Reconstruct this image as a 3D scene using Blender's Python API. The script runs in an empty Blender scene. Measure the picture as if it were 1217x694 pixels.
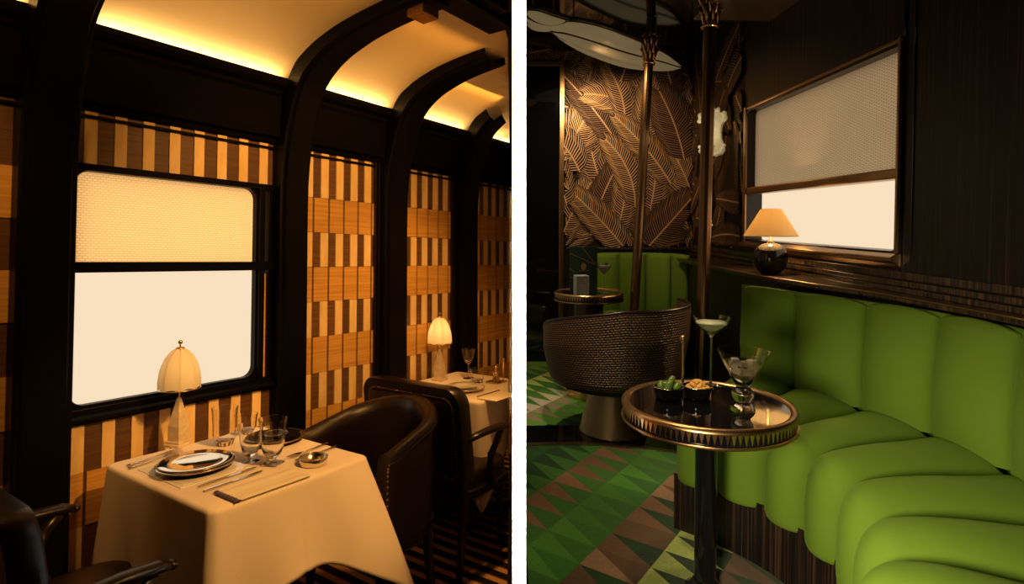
import bpy, bmesh, math, random
from math import sin, cos, pi, radians, sqrt
from mathutils import Matrix, Vector
random.seed(7)
C = bpy.context.scene.collection
EYE = 1.49
T = Matrix.Translation
tilt = math.atan(24/700)
# each carriage compartment has its own orientation; local origin = eye height point at the doorway
ROOM_L = T((0,0,EYE)) @ Matrix.Rotation(-tilt,4,'X') @ Matrix.Rotation(-math.atan(482/700),4,'Z')
ROOM_R = T((0,0,EYE)) @ Matrix.Rotation(tilt,4,'X') @ Matrix.Rotation(math.atan(16/700),4,'Z')
ZL, ZR = -1.49, -1.18      # floor levels

# ------------------------------------------------------------------ materials
def s2l(c):
    return tuple(((v/255)/12.92 if v/255<=.04045 else ((v/255+.055)/1.055)**2.4) for v in c)
def newmat(name):
    m = bpy.data.materials.new(name); m.use_nodes = True
    nt = m.node_tree; b = nt.nodes['Principled BSDF']
    return m, nt, b
def N(nt, t, **kw):
    n = nt.nodes.new(t)
    for k, v in kw.items():
        if k in n.inputs: n.inputs[k].default_value = v
        else: setattr(n, k, v)
    return n
def mat(name, col, rough=.5, metal=0, spec=.5, coat=0, sheen=0, emis=None, es=0, noise=None, bump=0, bscale=60, trans=0, ior=1.45):
    m, nt, b = newmat(name)
    b.inputs['Base Color'].default_value = (*col, 1)
    b.inputs['Roughness'].default_value = rough
    b.inputs['Metallic'].default_value = metal
    b.inputs['Specular IOR Level'].default_value = spec
    b.inputs['Coat Weight'].default_value = coat
    b.inputs['Coat Roughness'].default_value = .08
    b.inputs['Transmission Weight'].default_value = trans
    b.inputs['IOR'].default_value = ior
    if sheen:
        b.inputs['Sheen Weight'].default_value = sheen; b.inputs['Sheen Roughness'].default_value = .4
        b.inputs['Sheen Tint'].default_value = (*[min(1, c*3+.15) for c in col], 1)
    if emis:
        b.inputs['Emission Color'].default_value = (*emis, 1); b.inputs['Emission Strength'].default_value = es
    if noise or bump:
        tc = N(nt, 'ShaderNodeTexCoord'); nz = N(nt, 'ShaderNodeTexNoise', Scale=bscale, Detail=4.0)
        nt.links.new(tc.outputs['Object'], nz.inputs['Vector'])
        if noise:
            mx = N(nt, 'ShaderNodeMix', data_type='RGBA')
            mx.inputs[6].default_value = (*[c*(1-noise) for c in col], 1); mx.inputs[7].default_value = (*[min(1, c*(1+noise)) for c in col], 1)
            nt.links.new(nz.outputs['Fac'], mx.inputs[0]); nt.links.new(mx.outputs[2], b.inputs['Base Color'])
        if bump:
            bp = N(nt, 'ShaderNodeBump', Strength=bump, Distance=.004)
            nt.links.new(nz.outputs['Fac'], bp.inputs['Height']); nt.links.new(bp.outputs['Normal'], b.inputs['Normal'])
    return m
def grain(name, c1, c2, scale, rough=.45, nscale=1, coat=0, contrast=(.35,.65)):
    """wood veneer: noise stretched by the object-space scale vector"""
    m, nt, b = newmat(name)
    tc = N(nt,'ShaderNodeTexCoord'); mp = N(nt,'ShaderNodeMapping'); mp.inputs['Scale'].default_value = scale
    nz = N(nt,'ShaderNodeTexNoise', Scale=nscale, Detail=3.0); rp = N(nt,'ShaderNodeValToRGB')
    rp.color_ramp.elements[0].position = contrast[0]; rp.color_ramp.elements[0].color = (*c1,1)
    rp.color_ramp.elements[1].position = contrast[1]; rp.color_ramp.elements[1].color = (*c2,1)
    nt.links.new(tc.outputs['Object'], mp.inputs['Vector']); nt.links.new(mp.outputs['Vector'], nz.inputs['Vector'])
    nt.links.new(nz.outputs['Fac'], rp.inputs['Fac']); nt.links.new(rp.outputs['Color'], b.inputs['Base Color'])
    b.inputs['Roughness'].default_value = rough; b.inputs['Coat Weight'].default_value = coat; b.inputs['Coat Roughness'].default_value=.1
    return m
def brickmat(name, c1, c2, mortar, su, sv, rough=.5, metal=0, bump=.5, translucent=False, msize=.15):
    m, nt, b = newmat(name)
    uv = N(nt,'ShaderNodeTexCoord'); mp = N(nt,'ShaderNodeMapping'); mp.inputs['Scale'].default_value=(su,sv,1)
    br = N(nt,'ShaderNodeTexBrick'); br.inputs['Color1'].default_value=(*c1,1); br.inputs['Color2'].default_value=(*c2,1)
    br.inputs['Mortar'].default_value=(*mortar,1); br.inputs['Scale'].default_value=1; br.inputs['Mortar Size'].default_value=msize
    br.inputs['Mortar Smooth'].default_value=.6; br.inputs['Brick Width'].default_value=1; br.inputs['Row Height'].default_value=.5
    nt.links.new(uv.outputs['UV'], mp.inputs['Vector']); nt.links.new(mp.outputs['Vector'], br.inputs['Vector'])
    if translucent:
        tr = N(nt,'ShaderNodeBsdfTranslucent'); df = N(nt,'ShaderNodeBsdfDiffuse'); mx = N(nt,'ShaderNodeMixShader', Fac=.5)
        nt.links.new(br.outputs['Color'], tr.inputs['Color']); nt.links.new(br.outputs['Color'], df.inputs['Color'])
        mx.inputs[0].default_value=.25
        nt.links.new(tr.outputs[0], mx.inputs[1]); nt.links.new(df.outputs[0], mx.inputs[2])
        nt.links.new(mx.outputs[0], nt.nodes['Material Output'].inputs['Surface'])
    else:
        nt.links.new(br.outputs['Color'], b.inputs['Base Color']); b.inputs['Roughness'].default_value=rough; b.inputs['Metallic'].default_value=metal
        bp = N(nt,'ShaderNodeBump', Strength=bump, Distance=.004); bp.invert = True
        nt.links.new(br.outputs['Fac'], bp.inputs['Height']); nt.links.new(bp.outputs['Normal'], b.inputs['Normal'])
    return m
def emit(name, col, s):
    m, nt, b = newmat(name)
    e = N(nt,'ShaderNodeEmission'); e.inputs['Color'].default_value=(*col,1); e.inputs['Strength'].default_value=s
    nt.links.new(e.outputs[0], nt.nodes['Material Output'].inputs['Surface'])
    return m
def shade_mat(name, col, tr=.6):
    m, nt, b = newmat(name)
    t_ = N(nt,'ShaderNodeBsdfTranslucent'); t_.inputs['Color'].default_value=(*col,1)
    d = N(nt,'ShaderNodeBsdfDiffuse'); d.inputs['Color'].default_value=(*col,1)
    mx = N(nt,'ShaderNodeMixShader'); mx.inputs[0].default_value=1-tr
    nt.links.new(t_.outputs[0], mx.inputs[1]); nt.links.new(d.outputs[0], mx.inputs[2])
    nt.links.new(mx.outputs[0], nt.nodes['Material Output'].inputs['Surface'])
    return m
def rainbow(name, cols_attr):
    m, nt, b = newmat(name)
    a = N(nt,'ShaderNodeVertexColor'); a.layer_name = cols_attr
    tc = N(nt,'ShaderNodeTexCoord'); nz = N(nt,'ShaderNodeTexNoise', Scale=90.0, Detail=3.0)
    mx = N(nt,'ShaderNodeMix', data_type='RGBA', blend_type='MULTIPLY'); mx.inputs[0].default_value=.6
    nt.links.new(tc.outputs['Object'], nz.inputs['Vector'])
    nt.links.new(a.outputs['Color'], mx.inputs[6]); nt.links.new(nz.outputs['Color'], mx.inputs[7])
    g = N(nt,'ShaderNodeGamma'); 
    bp = N(nt,'ShaderNodeBump', Strength=.3, Distance=.003)
    nt.links.new(nz.outputs['Fac'], bp.inputs['Height']); nt.links.new(bp.outputs['Normal'], b.inputs['Normal'])
    nt.links.new(mx.outputs[2], b.inputs['Base Color']); b.inputs['Roughness'].default_value=.95
    b.inputs['Sheen Weight'].default_value=.2; b.inputs['Specular IOR Level'].default_value=.1
    return m

M = {}
M['lacquer'] = mat('black_lacquer', (.0025,.002,.0025), .36, spec=.10)
M['lacquer_matte'] = mat('black_paint', (.003,.0025,.003), .7, spec=.04)
M['maple'] = grain('pale_veneer', (.74,.50,.22), (.86,.63,.32), (10,10,3), .42, 2)
M['maple2'] = grain('golden_veneer', (.50,.25,.05), (.64,.36,.09), (3,3,90), .42, 1)
M['walnut'] = grain('brown_veneer', (.10,.045,.016), (.17,.08,.028), (3,3,110), .42, 1)
M['walnut2'] = grain('deep_veneer', (.075,.033,.013), (.12,.058,.02), (3,3,110), .42, 1)
M['vault'] = mat('cream_vault_paint', (.85,.69,.44), .6)
M['pane'] = emit('lit_milk_glass', s2l((249,224,190)), 1.0)
M['paneU'] = emit('lit_upper_glass', s2l((250,220,180)), 1.75)
M['paneR'] = emit('lit_milk_glass_lounge', s2l((249,224,190)), 1.0)
M['paneR2'] = emit('dim_milk_glass_lounge', s2l((250,225,190)), .62)
M['blind'] = brickmat('net_blind', (1,.78,.47), (1,.76,.44), (.80,.52,.23), 45, 20, translucent=True)
M['blindR'] = brickmat('net_blind_lounge', (.84,.74,.56), (.82,.70,.52), (.55,.42,.30), 45, 36, translucent=True)
M['cloth'] = mat('white_linen', (.86,.76,.68), .85, spec=.15, bump=.25, bscale=500)
M['linen2'] = mat('napkin_linen', (.80,.74,.62), .85, spec=.1, bump=.2, bscale=500)
M['porcelain'] = mat('porcelain', (.93,.90,.85), .12, spec=.6)
M['silver'] = mat('polished_silver', (.80,.70,.55), .18, 1)
M['mirror'] = mat('mirror_silver', (.95,.88,.78), .07, 1)
M['matgloss'] = mat('glossy_white_mat', (.97,.96,.95), .22, spec=.8, coat=.6)
M['gold'] = mat('gold_trim', (.75,.50,.20), .25, 1)
M['blackglaze'] = mat('black_glaze', (.01,.008,.008), .08, spec=.6)
M['glass'] = mat('clear_glass', (1,1,1), .0, trans=1, ior=1.45)
M['leather'] = mat('dark_leather', (.008,.0035,.0025), .33, spec=.5, bump=.18, bscale=160)
M['leather2'] = mat('worn_leather', (.010,.0042,.003), .34, spec=.5, bump=.2, bscale=140)
M['darkwood'] = mat('dark_wood', (.012,.006,.004), .3, spec=.5)
M['bone'] = grain('obelisk_stone', (.62,.50,.36), (.76,.64,.48), (40,40,40), .4, 1)
M['shade'] = shade_mat('pleated_shade', (.95,.86,.66), .5)
M['shadeR'] = shade_mat('cone_shade', (.95,.80,.52), .55)
M['brassdark'] = mat('aged_brass', (.42,.26,.12), .30, 1, noise=.15, bscale=30)
M['shaft'] = mat('bronze_shaft', (.24,.14,.07), .30, 1)
M['brass'] = mat('brass', (.70,.46,.22), .22, 1)
M['coneb'] = mat('brushed_bronze', (.50,.38,.27), .28, 1)
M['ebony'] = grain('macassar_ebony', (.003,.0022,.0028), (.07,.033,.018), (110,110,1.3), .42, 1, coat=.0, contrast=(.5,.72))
M['ebony_lit'] = grain('macassar_ebony_lit', (.008,.005,.004), (.14,.075,.03), (110,110,2.2), .3, 1, coat=.4, contrast=(.42,.75))  # paler, glossier ebony copy, the lit look is put into the colour
M['gloss_black'] = mat('black_gloss', (.004,.004,.006), .05, spec=.6)
M['ceilR'] = mat('glossy_ceiling', (.010,.007,.006), .08, spec=.9, coat=.5)
M['wallbase'] = mat('wallpaper_ground', (.014,.008,.006), .5, spec=.3, noise=.4, bscale=14)
M['palm1'] = mat('wallpaper_gold', (.62,.38,.18), .42, .35)
M['palm2'] = mat('wallpaper_bronze', (.26,.14,.07), .5, .3)
M['velvet'] = mat('green_velvet', (.105,.185,.022), .85, spec=.05, sheen=.10, noise=.10, bscale=6)
M['velvet_far'] = M['velvet']
M['weave'] = brickmat('woven_cane', (.30,.165,.09), (.22,.12,.065), (.006,.004,.003), 78, 17, rough=.42, metal=.25, bump=1, msize=.16)
M['white'] = mat('white_paint', (.92,.92,.92), .7, spec=.1)
M['olive'] = mat('green_olive', (.10,.17,.03), .22, noise=.3, bscale=40)
M['nut'] = mat('toasted_nut', (.62,.33,.07), .5, noise=.25, bscale=80)
M['menu'] = mat('green_card', (.010,.035,.016), .5)
M['ink'] = mat('gold_print', (.33,.17,.07), .4, .4)
M['frost'] = mat('cut_glass', (.8,.75,.66), .25, trans=.5, noise=.4, bscale=60)
M['foam'] = mat('cocktail', (.75,.80,.55), .3, trans=.25)
M['clearliquid'] = mat('clear_spirit', (.95,.93,.82), 0, trans=1, ior=1.33)
M['ice'] = mat('milky_ice', (.80,.72,.60), .25, trans=.6, bump=.5, bscale=60)
M['petal'] = mat('pleated_light', (.40,.31,.19), .5, emis=s2l((188,165,120)), es=.22)
M['sconceg'] = mat('lit_cast_glass', (.85,.8,.65), .2, emis=s2l((225,195,135)), es=.22, noise=.35, bump=1, bscale=38)
M['steel'] = mat('mill_brass', (.55,.36,.15), .25, 1)

# ------------------------------------------------------------------ mesh builder
class MB:
    def __init__(s): s.v=[]; s.f=[]; s.m=[]; s.uv={}; s.fc={}
    def add(s, vs, fs, mi=0, mtx=None, uvs=None):
        o = len(s.v)
        for v in vs: s.v.append(tuple(mtx @ Vector(v)) if mtx else tuple(v))
        for k, f in enumerate(fs):
            if uvs: s.uv[len(s.f)] = [uvs[i] for i in f]
            s.f.append([i+o for i in f]); s.m.append(mi)
        return s
    def box(s, c, d, mi=0, rz=0, mtx=None):
        x,y,z = [k/2 for k in d]
        vs = [(i*x,j*y,k*z) for i in(-1,1) for j in(-1,1) for k in(-1,1)]
        m = T(c) @ Matrix.Rotation(rz,4,'Z')
        if mtx: m = mtx @ m
        return s.add(vs, [(0,1,3,2),(4,6,7,5),(0,4,5,1),(2,3,7,6),(0,2,6,4),(1,5,7,3)], mi, m)
    def bx(s, x0,x1,y0,y1,z0,z1, mi=0): return s.box(((x0+x1)/2,(y0+y1)/2,(z0+z1)/2),(x1-x0,y1-y0,z1-z0),mi)
    def grid(s, fn, nu, nv, mi=0, cu=False, cv=False, mtx=None, flip=False):
        vs=[]; uvs=[]
        NU = nu if cu else nu+1; NV = nv if cv else nv+1
        for i in range(NU):
            for j in range(NV):
                vs.append(fn(i/nu, j/nv))
        fs=[]; o=len(s.v)
        for v in vs: s.v.append(tuple(mtx @ Vector(v)) if mtx else tuple(v))
        for i in range(nu):
            for j in range(nv):
                a=(i%NU)*NV+j%NV; b=((i+1)%NU)*NV+j%NV; c=((i+1)%NU)*NV+(j+1)%NV; d=(i%NU)*NV+(j+1)%NV
                f=[a,b,c,d]; u=[(i/nu,j/nv),((i+1)/nu,j/nv),((i+1)/nu,(j+1)/nv),(i/nu,(j+1)/nv)]
                if flip: f=f[::-1]; u=u[::-1]
                s.uv[len(s.f)]=u; s.f.append([k+o for k in f]); s.m.append(mi)
        return s
    def lathe(s, prof, c=(0,0,0), seg=32, mi=0, mtx=None, a0=0):
        m = T(c) if mtx is None else mtx @ T(c)
        def fn(u,v):
            k=v*(len(prof)-1); i=min(int(round(k)),len(prof)-1); r,z=prof[i]; a=a0+u*2*pi
            return (max(r,1e-5)*cos(a), max(r,1e-5)*sin(a), z)
        return s.grid(fn, seg, len(prof)-1, mi, cu=True, mtx=m)
    def tube(s, pts, r, seg=10, mi=0, closed=False, caps=True, mtx=None, flat=1):
        pts=[Vector(p) for p in pts]; n=len(pts)
        rs = r if isinstance(r,(list,tuple)) else [r]*n
        vs=[]; up=Vector((0,0,1)); 
        for i,p in enumerate(pts):
            if closed: t=(pts[(i+1)%n]-pts[i-1])
            else: t=pts[min(i+1,n-1)]-pts[max(i-1,0)]
            t.normalize()
            a = up if abs(t.dot(up))<.95 else Vector((1,0,0))
            x=t.cross(a).normalized(); y=x.cross(t).normalized()
            for k in range(seg):
                th=2*pi*k/seg; vs.append(p+(x*cos(th)+y*sin(th)*flat)*rs[i])
        fs=[]
        for i in range(n if closed else n-1):
            for k in range(seg):
                a=i*seg+k; b=i*seg+(k+1)%seg; c=((i+1)%n)*seg+(k+1)%seg; d=((i+1)%n)*seg+k
                fs.append((a,b,c,d))
        if caps and not closed:
            fs.append(tuple(range(seg))[::-1]); fs.append(tuple((n-1)*seg+k for k in range(seg)))
        return s.add(vs,fs,mi,mtx)
    def prism(s, poly, z0, z1, mi=0, mtx=None, axis='z'):
        n=len(poly)
        def P(p,z): return {'z':(p[0],p[1],z),'y':(p[0],z,p[1]),'x':(z,p[0],p[1])}[axis]
        vs=[P(p,z0) for p in poly]+[P(p,z1) for p in poly]
        fs=[tuple(range(n))[::-1],tuple(range(n,2*n))]+[(i,(i+1)%n,n+(i+1)%n,n+i) for i in range(n)]
        return s.add(vs,fs,mi,mtx)
    def sphere(s, c, r, mi=0, seg=16, rings=10, sc=(1,1,1), mtx=None):
        prof=[(sin(pi*i/rings), -cos(pi*i/rings)) for i in range(rings+1)]
        m=T(c)@Matrix.Diagonal((r*sc[0],r*sc[1],r*sc[2],1))
        if mtx: m=mtx@m
        return s.lathe(prof, (0,0,0), seg, mi, m)
    def build(s, name, mats, parent=None, smooth=False, bevel=0, bseg=2, sub=0, solid=0, auto=None, label=None):
        me=bpy.data.meshes.new(name); me.from_pydata(s.v,[],s.f)
        mats = mats if isinstance(mats,(list,tuple)) else [mats]
        for m in mats: me.materials.append(M[m] if isinstance(m,str) else m)
        me.polygons.foreach_set('material_index', s.m)
        if s.uv:
            ul=me.uv_layers.new(name='UVMap')
            for pi_,p in enumerate(me.polygons):
                if pi_ in s.uv:
                    for k,li in enumerate(p.loop_indices): ul.data[li].uv=s.uv[pi_][k]
        if s.fc:
            ca=me.color_attributes.new('Pattern','FLOAT_COLOR','CORNER')
            for pi_,p in enumerate(me.polygons):
                c=s.fc.get(pi_,(0,0,0))
                for li in p.loop_indices: ca.data[li].color=(*c,1)
        bm=bmesh.new(); bm.from_mesh(me)
        if not s.uv and not s.fc: bmesh.ops.remove_doubles(bm, verts=bm.verts, dist=1e-6)
        else: bmesh.ops.remove_doubles(bm, verts=bm.verts, dist=1e-6)
        bmesh.ops.recalc_face_normals(bm, faces=bm.faces); bm.to_mesh(me); bm.free()
        if smooth:
            for p in me.polygons: p.use_smooth=True
        o=bpy.data.objects.new(name,me); C.objects.link(o)
        if parent: o.parent=parent
        if solid:
            md=o.modifiers.new('s','SOLIDIFY'); md.thickness=solid; md.offset=0
        if bevel:
            md=o.modifiers.new('b','BEVEL'); md.width=bevel; md.segments=bseg; md.limit_method='ANGLE'; md.angle_limit=radians(40)
        if sub:
            md=o.modifiers.new('u','SUBSURF'); md.levels=sub; md.render_levels=sub
        if auto is not None:
            me.set_sharp_from_angle(angle=radians(auto))
        if label: o['label']=label
        return o
def thing(name, room, loc, rz, label, cat, group=None):
    o=bpy.data.objects.new(name,None); C.objects.link(o); o.empty_display_size=.05
    o.matrix_world = room @ T(loc) @ Matrix.Rotation(rz,4,'Z')
    o['label']=label; o['category']=cat
    if group: o['group']=group
    return o
def solo(o, room, loc, rz, label, cat, group=None):
    o.matrix_world = room @ T(loc) @ Matrix.Rotation(rz,4,'Z')
    o['label']=label; o['category']=cat
    if group: o['group']=group
    return o
def struct(o, room=None):
    if room is not None: o.matrix_world = room
    o['kind']='structure'; return o
def dup(root, room, loc, rz, label=None, group=None, cat=None):
    r=root.copy(); C.objects.link(r); r.matrix_world = room @ T(loc) @ Matrix.Rotation(rz,4,'Z')
    if label: r['label']=label
    if group: r['group']=group
    for ch in list(root.children):
        c=ch.copy(); C.objects.link(c); c.parent=r
        for g in ch.children:
            d=g.copy(); C.objects.link(d); d.parent=c
    return r
def lerp(a,b,t): return a+(b-a)*t
def cr(P, t):
    """Catmull-Rom through list of 2D/3D points, t in 0..len-1"""
    n=len(P); i=min(max(int(t),0),n-2); f=t-i
    g=lambda k: Vector(P[k]) if 0<=k<n else (2*Vector(P[0])-Vector(P[1]) if k<0 else 2*Vector(P[-1])-Vector(P[-2]))
    p0,p1,p2,p3=g(i-1),g(i),g(i+1),g(i+2)
    return .5*((2*p1)+(p2-p0)*f+(2*p0-5*p1+4*p2-p3)*f*f+(3*p1-p0-3*p2+p3)*f**3)

# ================================================================== DINING CARRIAGE (left)
RL=ROOM_L
WX=-2.62
lim=lambda y: -.6886*y-.025
# floor with striped carpet
def stripe_carpet():
    m,nt,b=newmat('striped_carpet')
    tc=N(nt,'ShaderNodeTexCoord'); sx=N(nt,'ShaderNodeSeparateXYZ')
    mu=N(nt,'ShaderNodeMath',operation='MULTIPLY'); mu.inputs[1].default_value=1/.085
    fr=N(nt,'ShaderNodeMath',operation='FRACT'); rp=N(nt,'ShaderNodeValToRGB'); rp.color_ramp.interpolation='CONSTANT'
    rp.color_ramp.elements[0].color=(.012,.008,.008,1); rp.color_ramp.elements[1].position=.5; rp.color_ramp.elements[1].color=(.50,.27,.10,1)
    e=rp.color_ramp.elements.new(.9); e.color=(.10,.05,.025,1)
    nt.links.new(tc.outputs['Object'],sx.inputs[0]); nt.links.new(sx.outputs['Y'],mu.inputs[0]); nt.links.new(mu.outputs[0],fr.inputs[0])
    nt.links.new(fr.outputs[0],rp.inputs[0]); nt.links.new(rp.outputs[0],b.inputs['Base Color']); b.inputs['Roughness'].default_value=.95
    b.inputs['Specular IOR Level'].default_value=.1
    return m
M['stripes']=stripe_carpet()
b=MB(); b.prism([(-2.74,-1),(.66,-1),(lim(3.8),3.8),(-2.74,3.8)],-1.55,ZL); struct(b.build('floor','stripes'),RL)
b=MB(); b.prism([(-1.64,-1),(.66,-1),(lim(3.8),3.8),(-2.74,3.8),(-2.74,2.35),(-1.64,2.35)],1.13,1.2); struct(b.build('ceiling','lacquer_matte'),RL)
# wall behind panels (with a hole at the window)
b=MB(); b.bx(-2.74,WX-.012,-1,.885,ZL,1.13); b.bx(-2.74,WX-.012,1.74,3.8,ZL,1.13); b.bx(-2.74,WX-.012,.885,1.74,ZL,-.585); b.bx(-2.74,WX-.012,.885,1.74,.36,1.13)
struct(b.build('wall_left','lacquer_matte'),RL)
ROWS=[.575,.335,.150,-.032,-.216,-.402,-.590,-.775,-.96,-1.15,-1.34,-1.485]
cnt=[0]
def trim(b,mats,room,**k):
    cnt[0]+=1
    return struct(b.build('trim_%d'%cnt[0],mats,**k),room)
def panel(y0,y1,p,phase,rows,swap=False,seed=0,frac=.5):
    rd=random.Random(seed); b=MB()
    n=round((y1-y0)/p)
    for ri in range(len(rows)-1):
        z1,z0=rows[ri],rows[ri+1]; A=(ri%2==0)!=swap
        k=-1
        y=y0-phase
        while y<y1-.001:
            def tile(a,c,mi,th):
                a=max(a,y0); c=min(c,y1)
                if c-a>.004: b.bx(WX-.014,WX+th,a+.0008,c-.0008,z0+.0008,z1-.0008,mi)
            if A:
                tile(y,y+p*frac,rd.choice([2,3,3]),.002); tile(y+p*frac,y+p,0,.007)
            else:
                tile(y,y+p*.1,3,.0); tile(y+p*.1,y+p,1,.006)
            y+=p
    return trim(b,['maple','maple2','walnut','walnut2'],RL)
panel(-.6,.755,.19,.11,ROWS,seed=1)
panel(.885,1.735,.104,.03,[.575,.365],seed=2,frac=.56)
panel(.885,1.735,.104,.05,[-.600,-.80,-1.0,-1.2,-1.48],seed=3,frac=.56)
panel(1.87,2.372,.1,.02,ROWS,seed=4,frac=.5)
panel(2.55,3.06,.1,.02,ROWS,seed=5,frac=.5)
panel(3.30,3.78,.1,.02,ROWS,seed=6,frac=.5)
# thin dark picture rail and its reveal over each bay, vertical reveals
b=MB()
for (a,c) in ((-.6,.755),(.885,1.735),(1.87,2.372),(2.55,3.06),(3.3,3.78)): b.bx(WX-.01,WX+.018,a,c,.548,.560); b.bx(WX-.01,WX+.012,a,c,.575,.585)
trim(b,'lacquer',RL,bevel=.002)
b=MB()
for z in ROWS[:-1]: pass
for a,c in ((.752,.765),(.765,.784),(1.735,1.75),(2.372,2.385),(2.40,2.415),(3.06,3.075),(3.09,3.10)): b.bx(WX-.01,WX+.02,a,c-.004,ZL,.58)
trim(b,'darkwood',RL,bevel=.002)
# cornice: curved dark cove with a lip that hides the strip lights
prof=[(-2.73,.575),(-2.60,.578),(-2.592,.60),(-2.565,.605),(-2.56,.635),(-2.555,.80),(-2.54,.815),(-2.54,.83),(-2.51,.845),(-2.50,.862),(-2.50,.885),(-2.512,.885),(-2.53,.855),(-2.60,.85),(-2.73,.85)]
b=MB(); b.prism(prof,-1,3.8,axis='y'); trim(b,'lacquer_matte',RL,bevel=.003)
# vaulted luminous ceiling
VP=[(-2.61,.852),(-2.585,.875),(-2.52,.915),(-2.42,.975),(-2.32,1.022),(-2.20,1.058),(-2.077,1.082),(-1.9,1.102),(-1.746,1.112),(-1.62,1.115)]
b=MB()
ys=[-1+ .1*i for i in range(49)]
def vf(u,v):
    y=-1+u*4.8; xm=min(-1.62,lim(y)); t=v*9
    p=cr(VP,t); x=-2.61+(p[0]+2.61); 
    if x>xm: 
        x=xm
        # height on the curve at xm
        for k in range(900):
            q=cr(VP,k/100)
            if q[0]>=xm: return (xm,y,q[1])
    return (x,y,p[1])
b.grid(vf,48,36); struct(b.build('ceiling','vault',smooth=True,solid=.006),RL)
# ridge beam closing the vault
b=MB(); b.bx(-1.66,-1.52,-1,2.22,1.075,1.14); b.bx(-1.52,-1.46,-1,2.1,1.095,1.14); trim(b,'lacquer',RL,bevel=.006)
# pillars bending into ribs
RP=[(-2.533,ZL),(-2.533,-.8),(-2.535,-.2),(-2.536,.25),(-2.528,.45),(-2.50,.61),(-2.455,.75),(-2.40,.855),(-2.32,.922),(-2.233,.965),(-2.14,.995),(-2.048,1.018),(-1.92,1.038),(-1.785,1.052),(-1.6,1.062)]
def rib(y0,y1):
    b=MB(); xm=min(-1.53,lim(y1)-.005); n=90
    sec=[]  # (offset along depth, y)
    w=(y1-y0); yc=(y0+y1)/2
    sec=[(-.10,y0),(-.016,y0),(-.012,y0+.006),(-.012,y0+.016),(0,y0+.024),(0,y1-.024),(-.012,y1-.016),(-.012,y1-.006),(-.016,y1),(-.10,y1)]
    pts=[cr(RP,t*(len(RP)-1)/n) for t in range(n+1)]
    pts=[p for p in pts if p[0]<=xm]
    def fn(u,v):
        i=int(round(u*(len(pts)-1))); p=pts[i]; q=pts[min(i+1,len(pts)-1)]-pts[max(i-1,0)]; q.normalize()
        nn=Vector((q[1],-q[0]))   # towards the room
        s_=sec[int(round(v*(len(sec)-1)))]
        return (p[0]+nn[0]*s_[0], s_[1], p[1]+nn[1]*s_[0])
    b.grid(fn,len(pts)-1,len(sec)-1)
    return trim(b,'lacquer',RL,smooth=True,auto=35)
rib(.70,.875); rib(1.715,1.875); rib(2.405,2.585); rib(3.10,3.28)
# small ceiling light boxes at the rib ends
for k,(yy,lab) in enumerate(((1.80,'small brown box light at the end of the nearest full ceiling rib'),)):
    t=thing('ceiling_light',RL,(-1.70,yy,1.02),0,lab,'ceiling light','box lights on the ceiling ribs')
    b=MB(); b.bx(-.04,.05,-.05,.05,0,.055); b.build('housing','brassdark',t,bevel=.004)
    b=MB(); b.bx(-.03,.04,-.04,.04,-.004,.0); b.build('lens','gold',t)
# window: panes behind frame
def rrect(y0,y1,z0,z1,r,n=6):
    pts=[]
    for (cy,cz,a) in ((y1-r,z1-r,0),(y0+r,z1-r,90),(y0+r,z0+r,180),(y1-r,z0+r,270)):
        for k in range(n+1):
            t=radians(a+90*k/n); pts.append((cy+r*cos(t),cz+r*sin(t)))
    return pts
def ring_frame(b,outer,inner,x0,x1,mi=0):
    n=len(outer)
    vs=[(x0,*p) for p in outer]+[(x0,*p) for p in inner]+[(x1,*p) for p in outer]+[(x1,*p) for p in inner]
    fs=[]
    for i in range(n):
        j=(i+1)%n
        fs+=[(i,j,n+j,n+i),(2*n+i,3*n+i,3*n+j,2*n+j),(i,2*n+i,2*n+j,j),(n+i,n+j,3*n+j,3*n+i)]
    b.add(vs,fs,mi)
w=MB(); w.bx(WX-.10,WX-.09,.87,1.76,-.60,.37); wo=struct(w.build('window_1','pane'),RL)
w=MB(); w.bx(WX-.088,WX-.080,.87,1.76,-.03,.37); w.build('upper_pane','paneU',wo)
fr=MB()
ring_frame(fr,rrect(.872,1.662,-.590,.362,.002),rrect(.890,1.632,-.548,.345,.05),WX-.03,WX+.004)
fr.bx(WX-.03,WX+.028,.884,1.735,-.045,-.004)              # meeting rail
fr.bx(WX-.03,WX+.014,.884,1.735,-.030,-.018)
fr.bx(WX-.03,WX+.02,.884,1.735,.345,.372)
for a,c,d in ((1.640,1.668,.022),(1.690,1.708,.018),(1.735,1.75,.03)): fr.bx(WX-.03,WX+d,a,c,-.59,.36)
fr.bx(WX-.03,WX+.016,.884,1.735,-.60,-.560)
fr.build('window_frame','lacquer',wo,bevel=.002)
sl=MB(); sl.prism([(WX-.02,-.578),(WX+.03,-.583),(WX+.042,-.592),(WX+.042,-.602),(WX+.025,-.606),(WX+.02,-.618),(WX-.02,-.62)],.884,1.74,axis='y'); sl.build('window_sill','lacquer',wo,bevel=.002)
bl=MB(); bl.grid(lambda u,v:(WX-.028,lerp(.875,1.70,u),lerp(-.02,.37,v)),1,1)
o=bl.build('roller_blind','blind'); solo(o,RL,(0,0,0),0,'cream patterned net blind drawn over the upper half of the dining window','blind')
bl=MB(); bl.grid(lambda u,v:(WX-.002,lerp(1.668,1.692,u),lerp(-.56,-.06,v)),1,1); bl.bx(WX-.03,WX-.01,1.708,1.735,-.56,.34,0); bl.build('jamb_reflection','maple2',wo)  # golden strips stand in for the reflection in the window jamb

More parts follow.
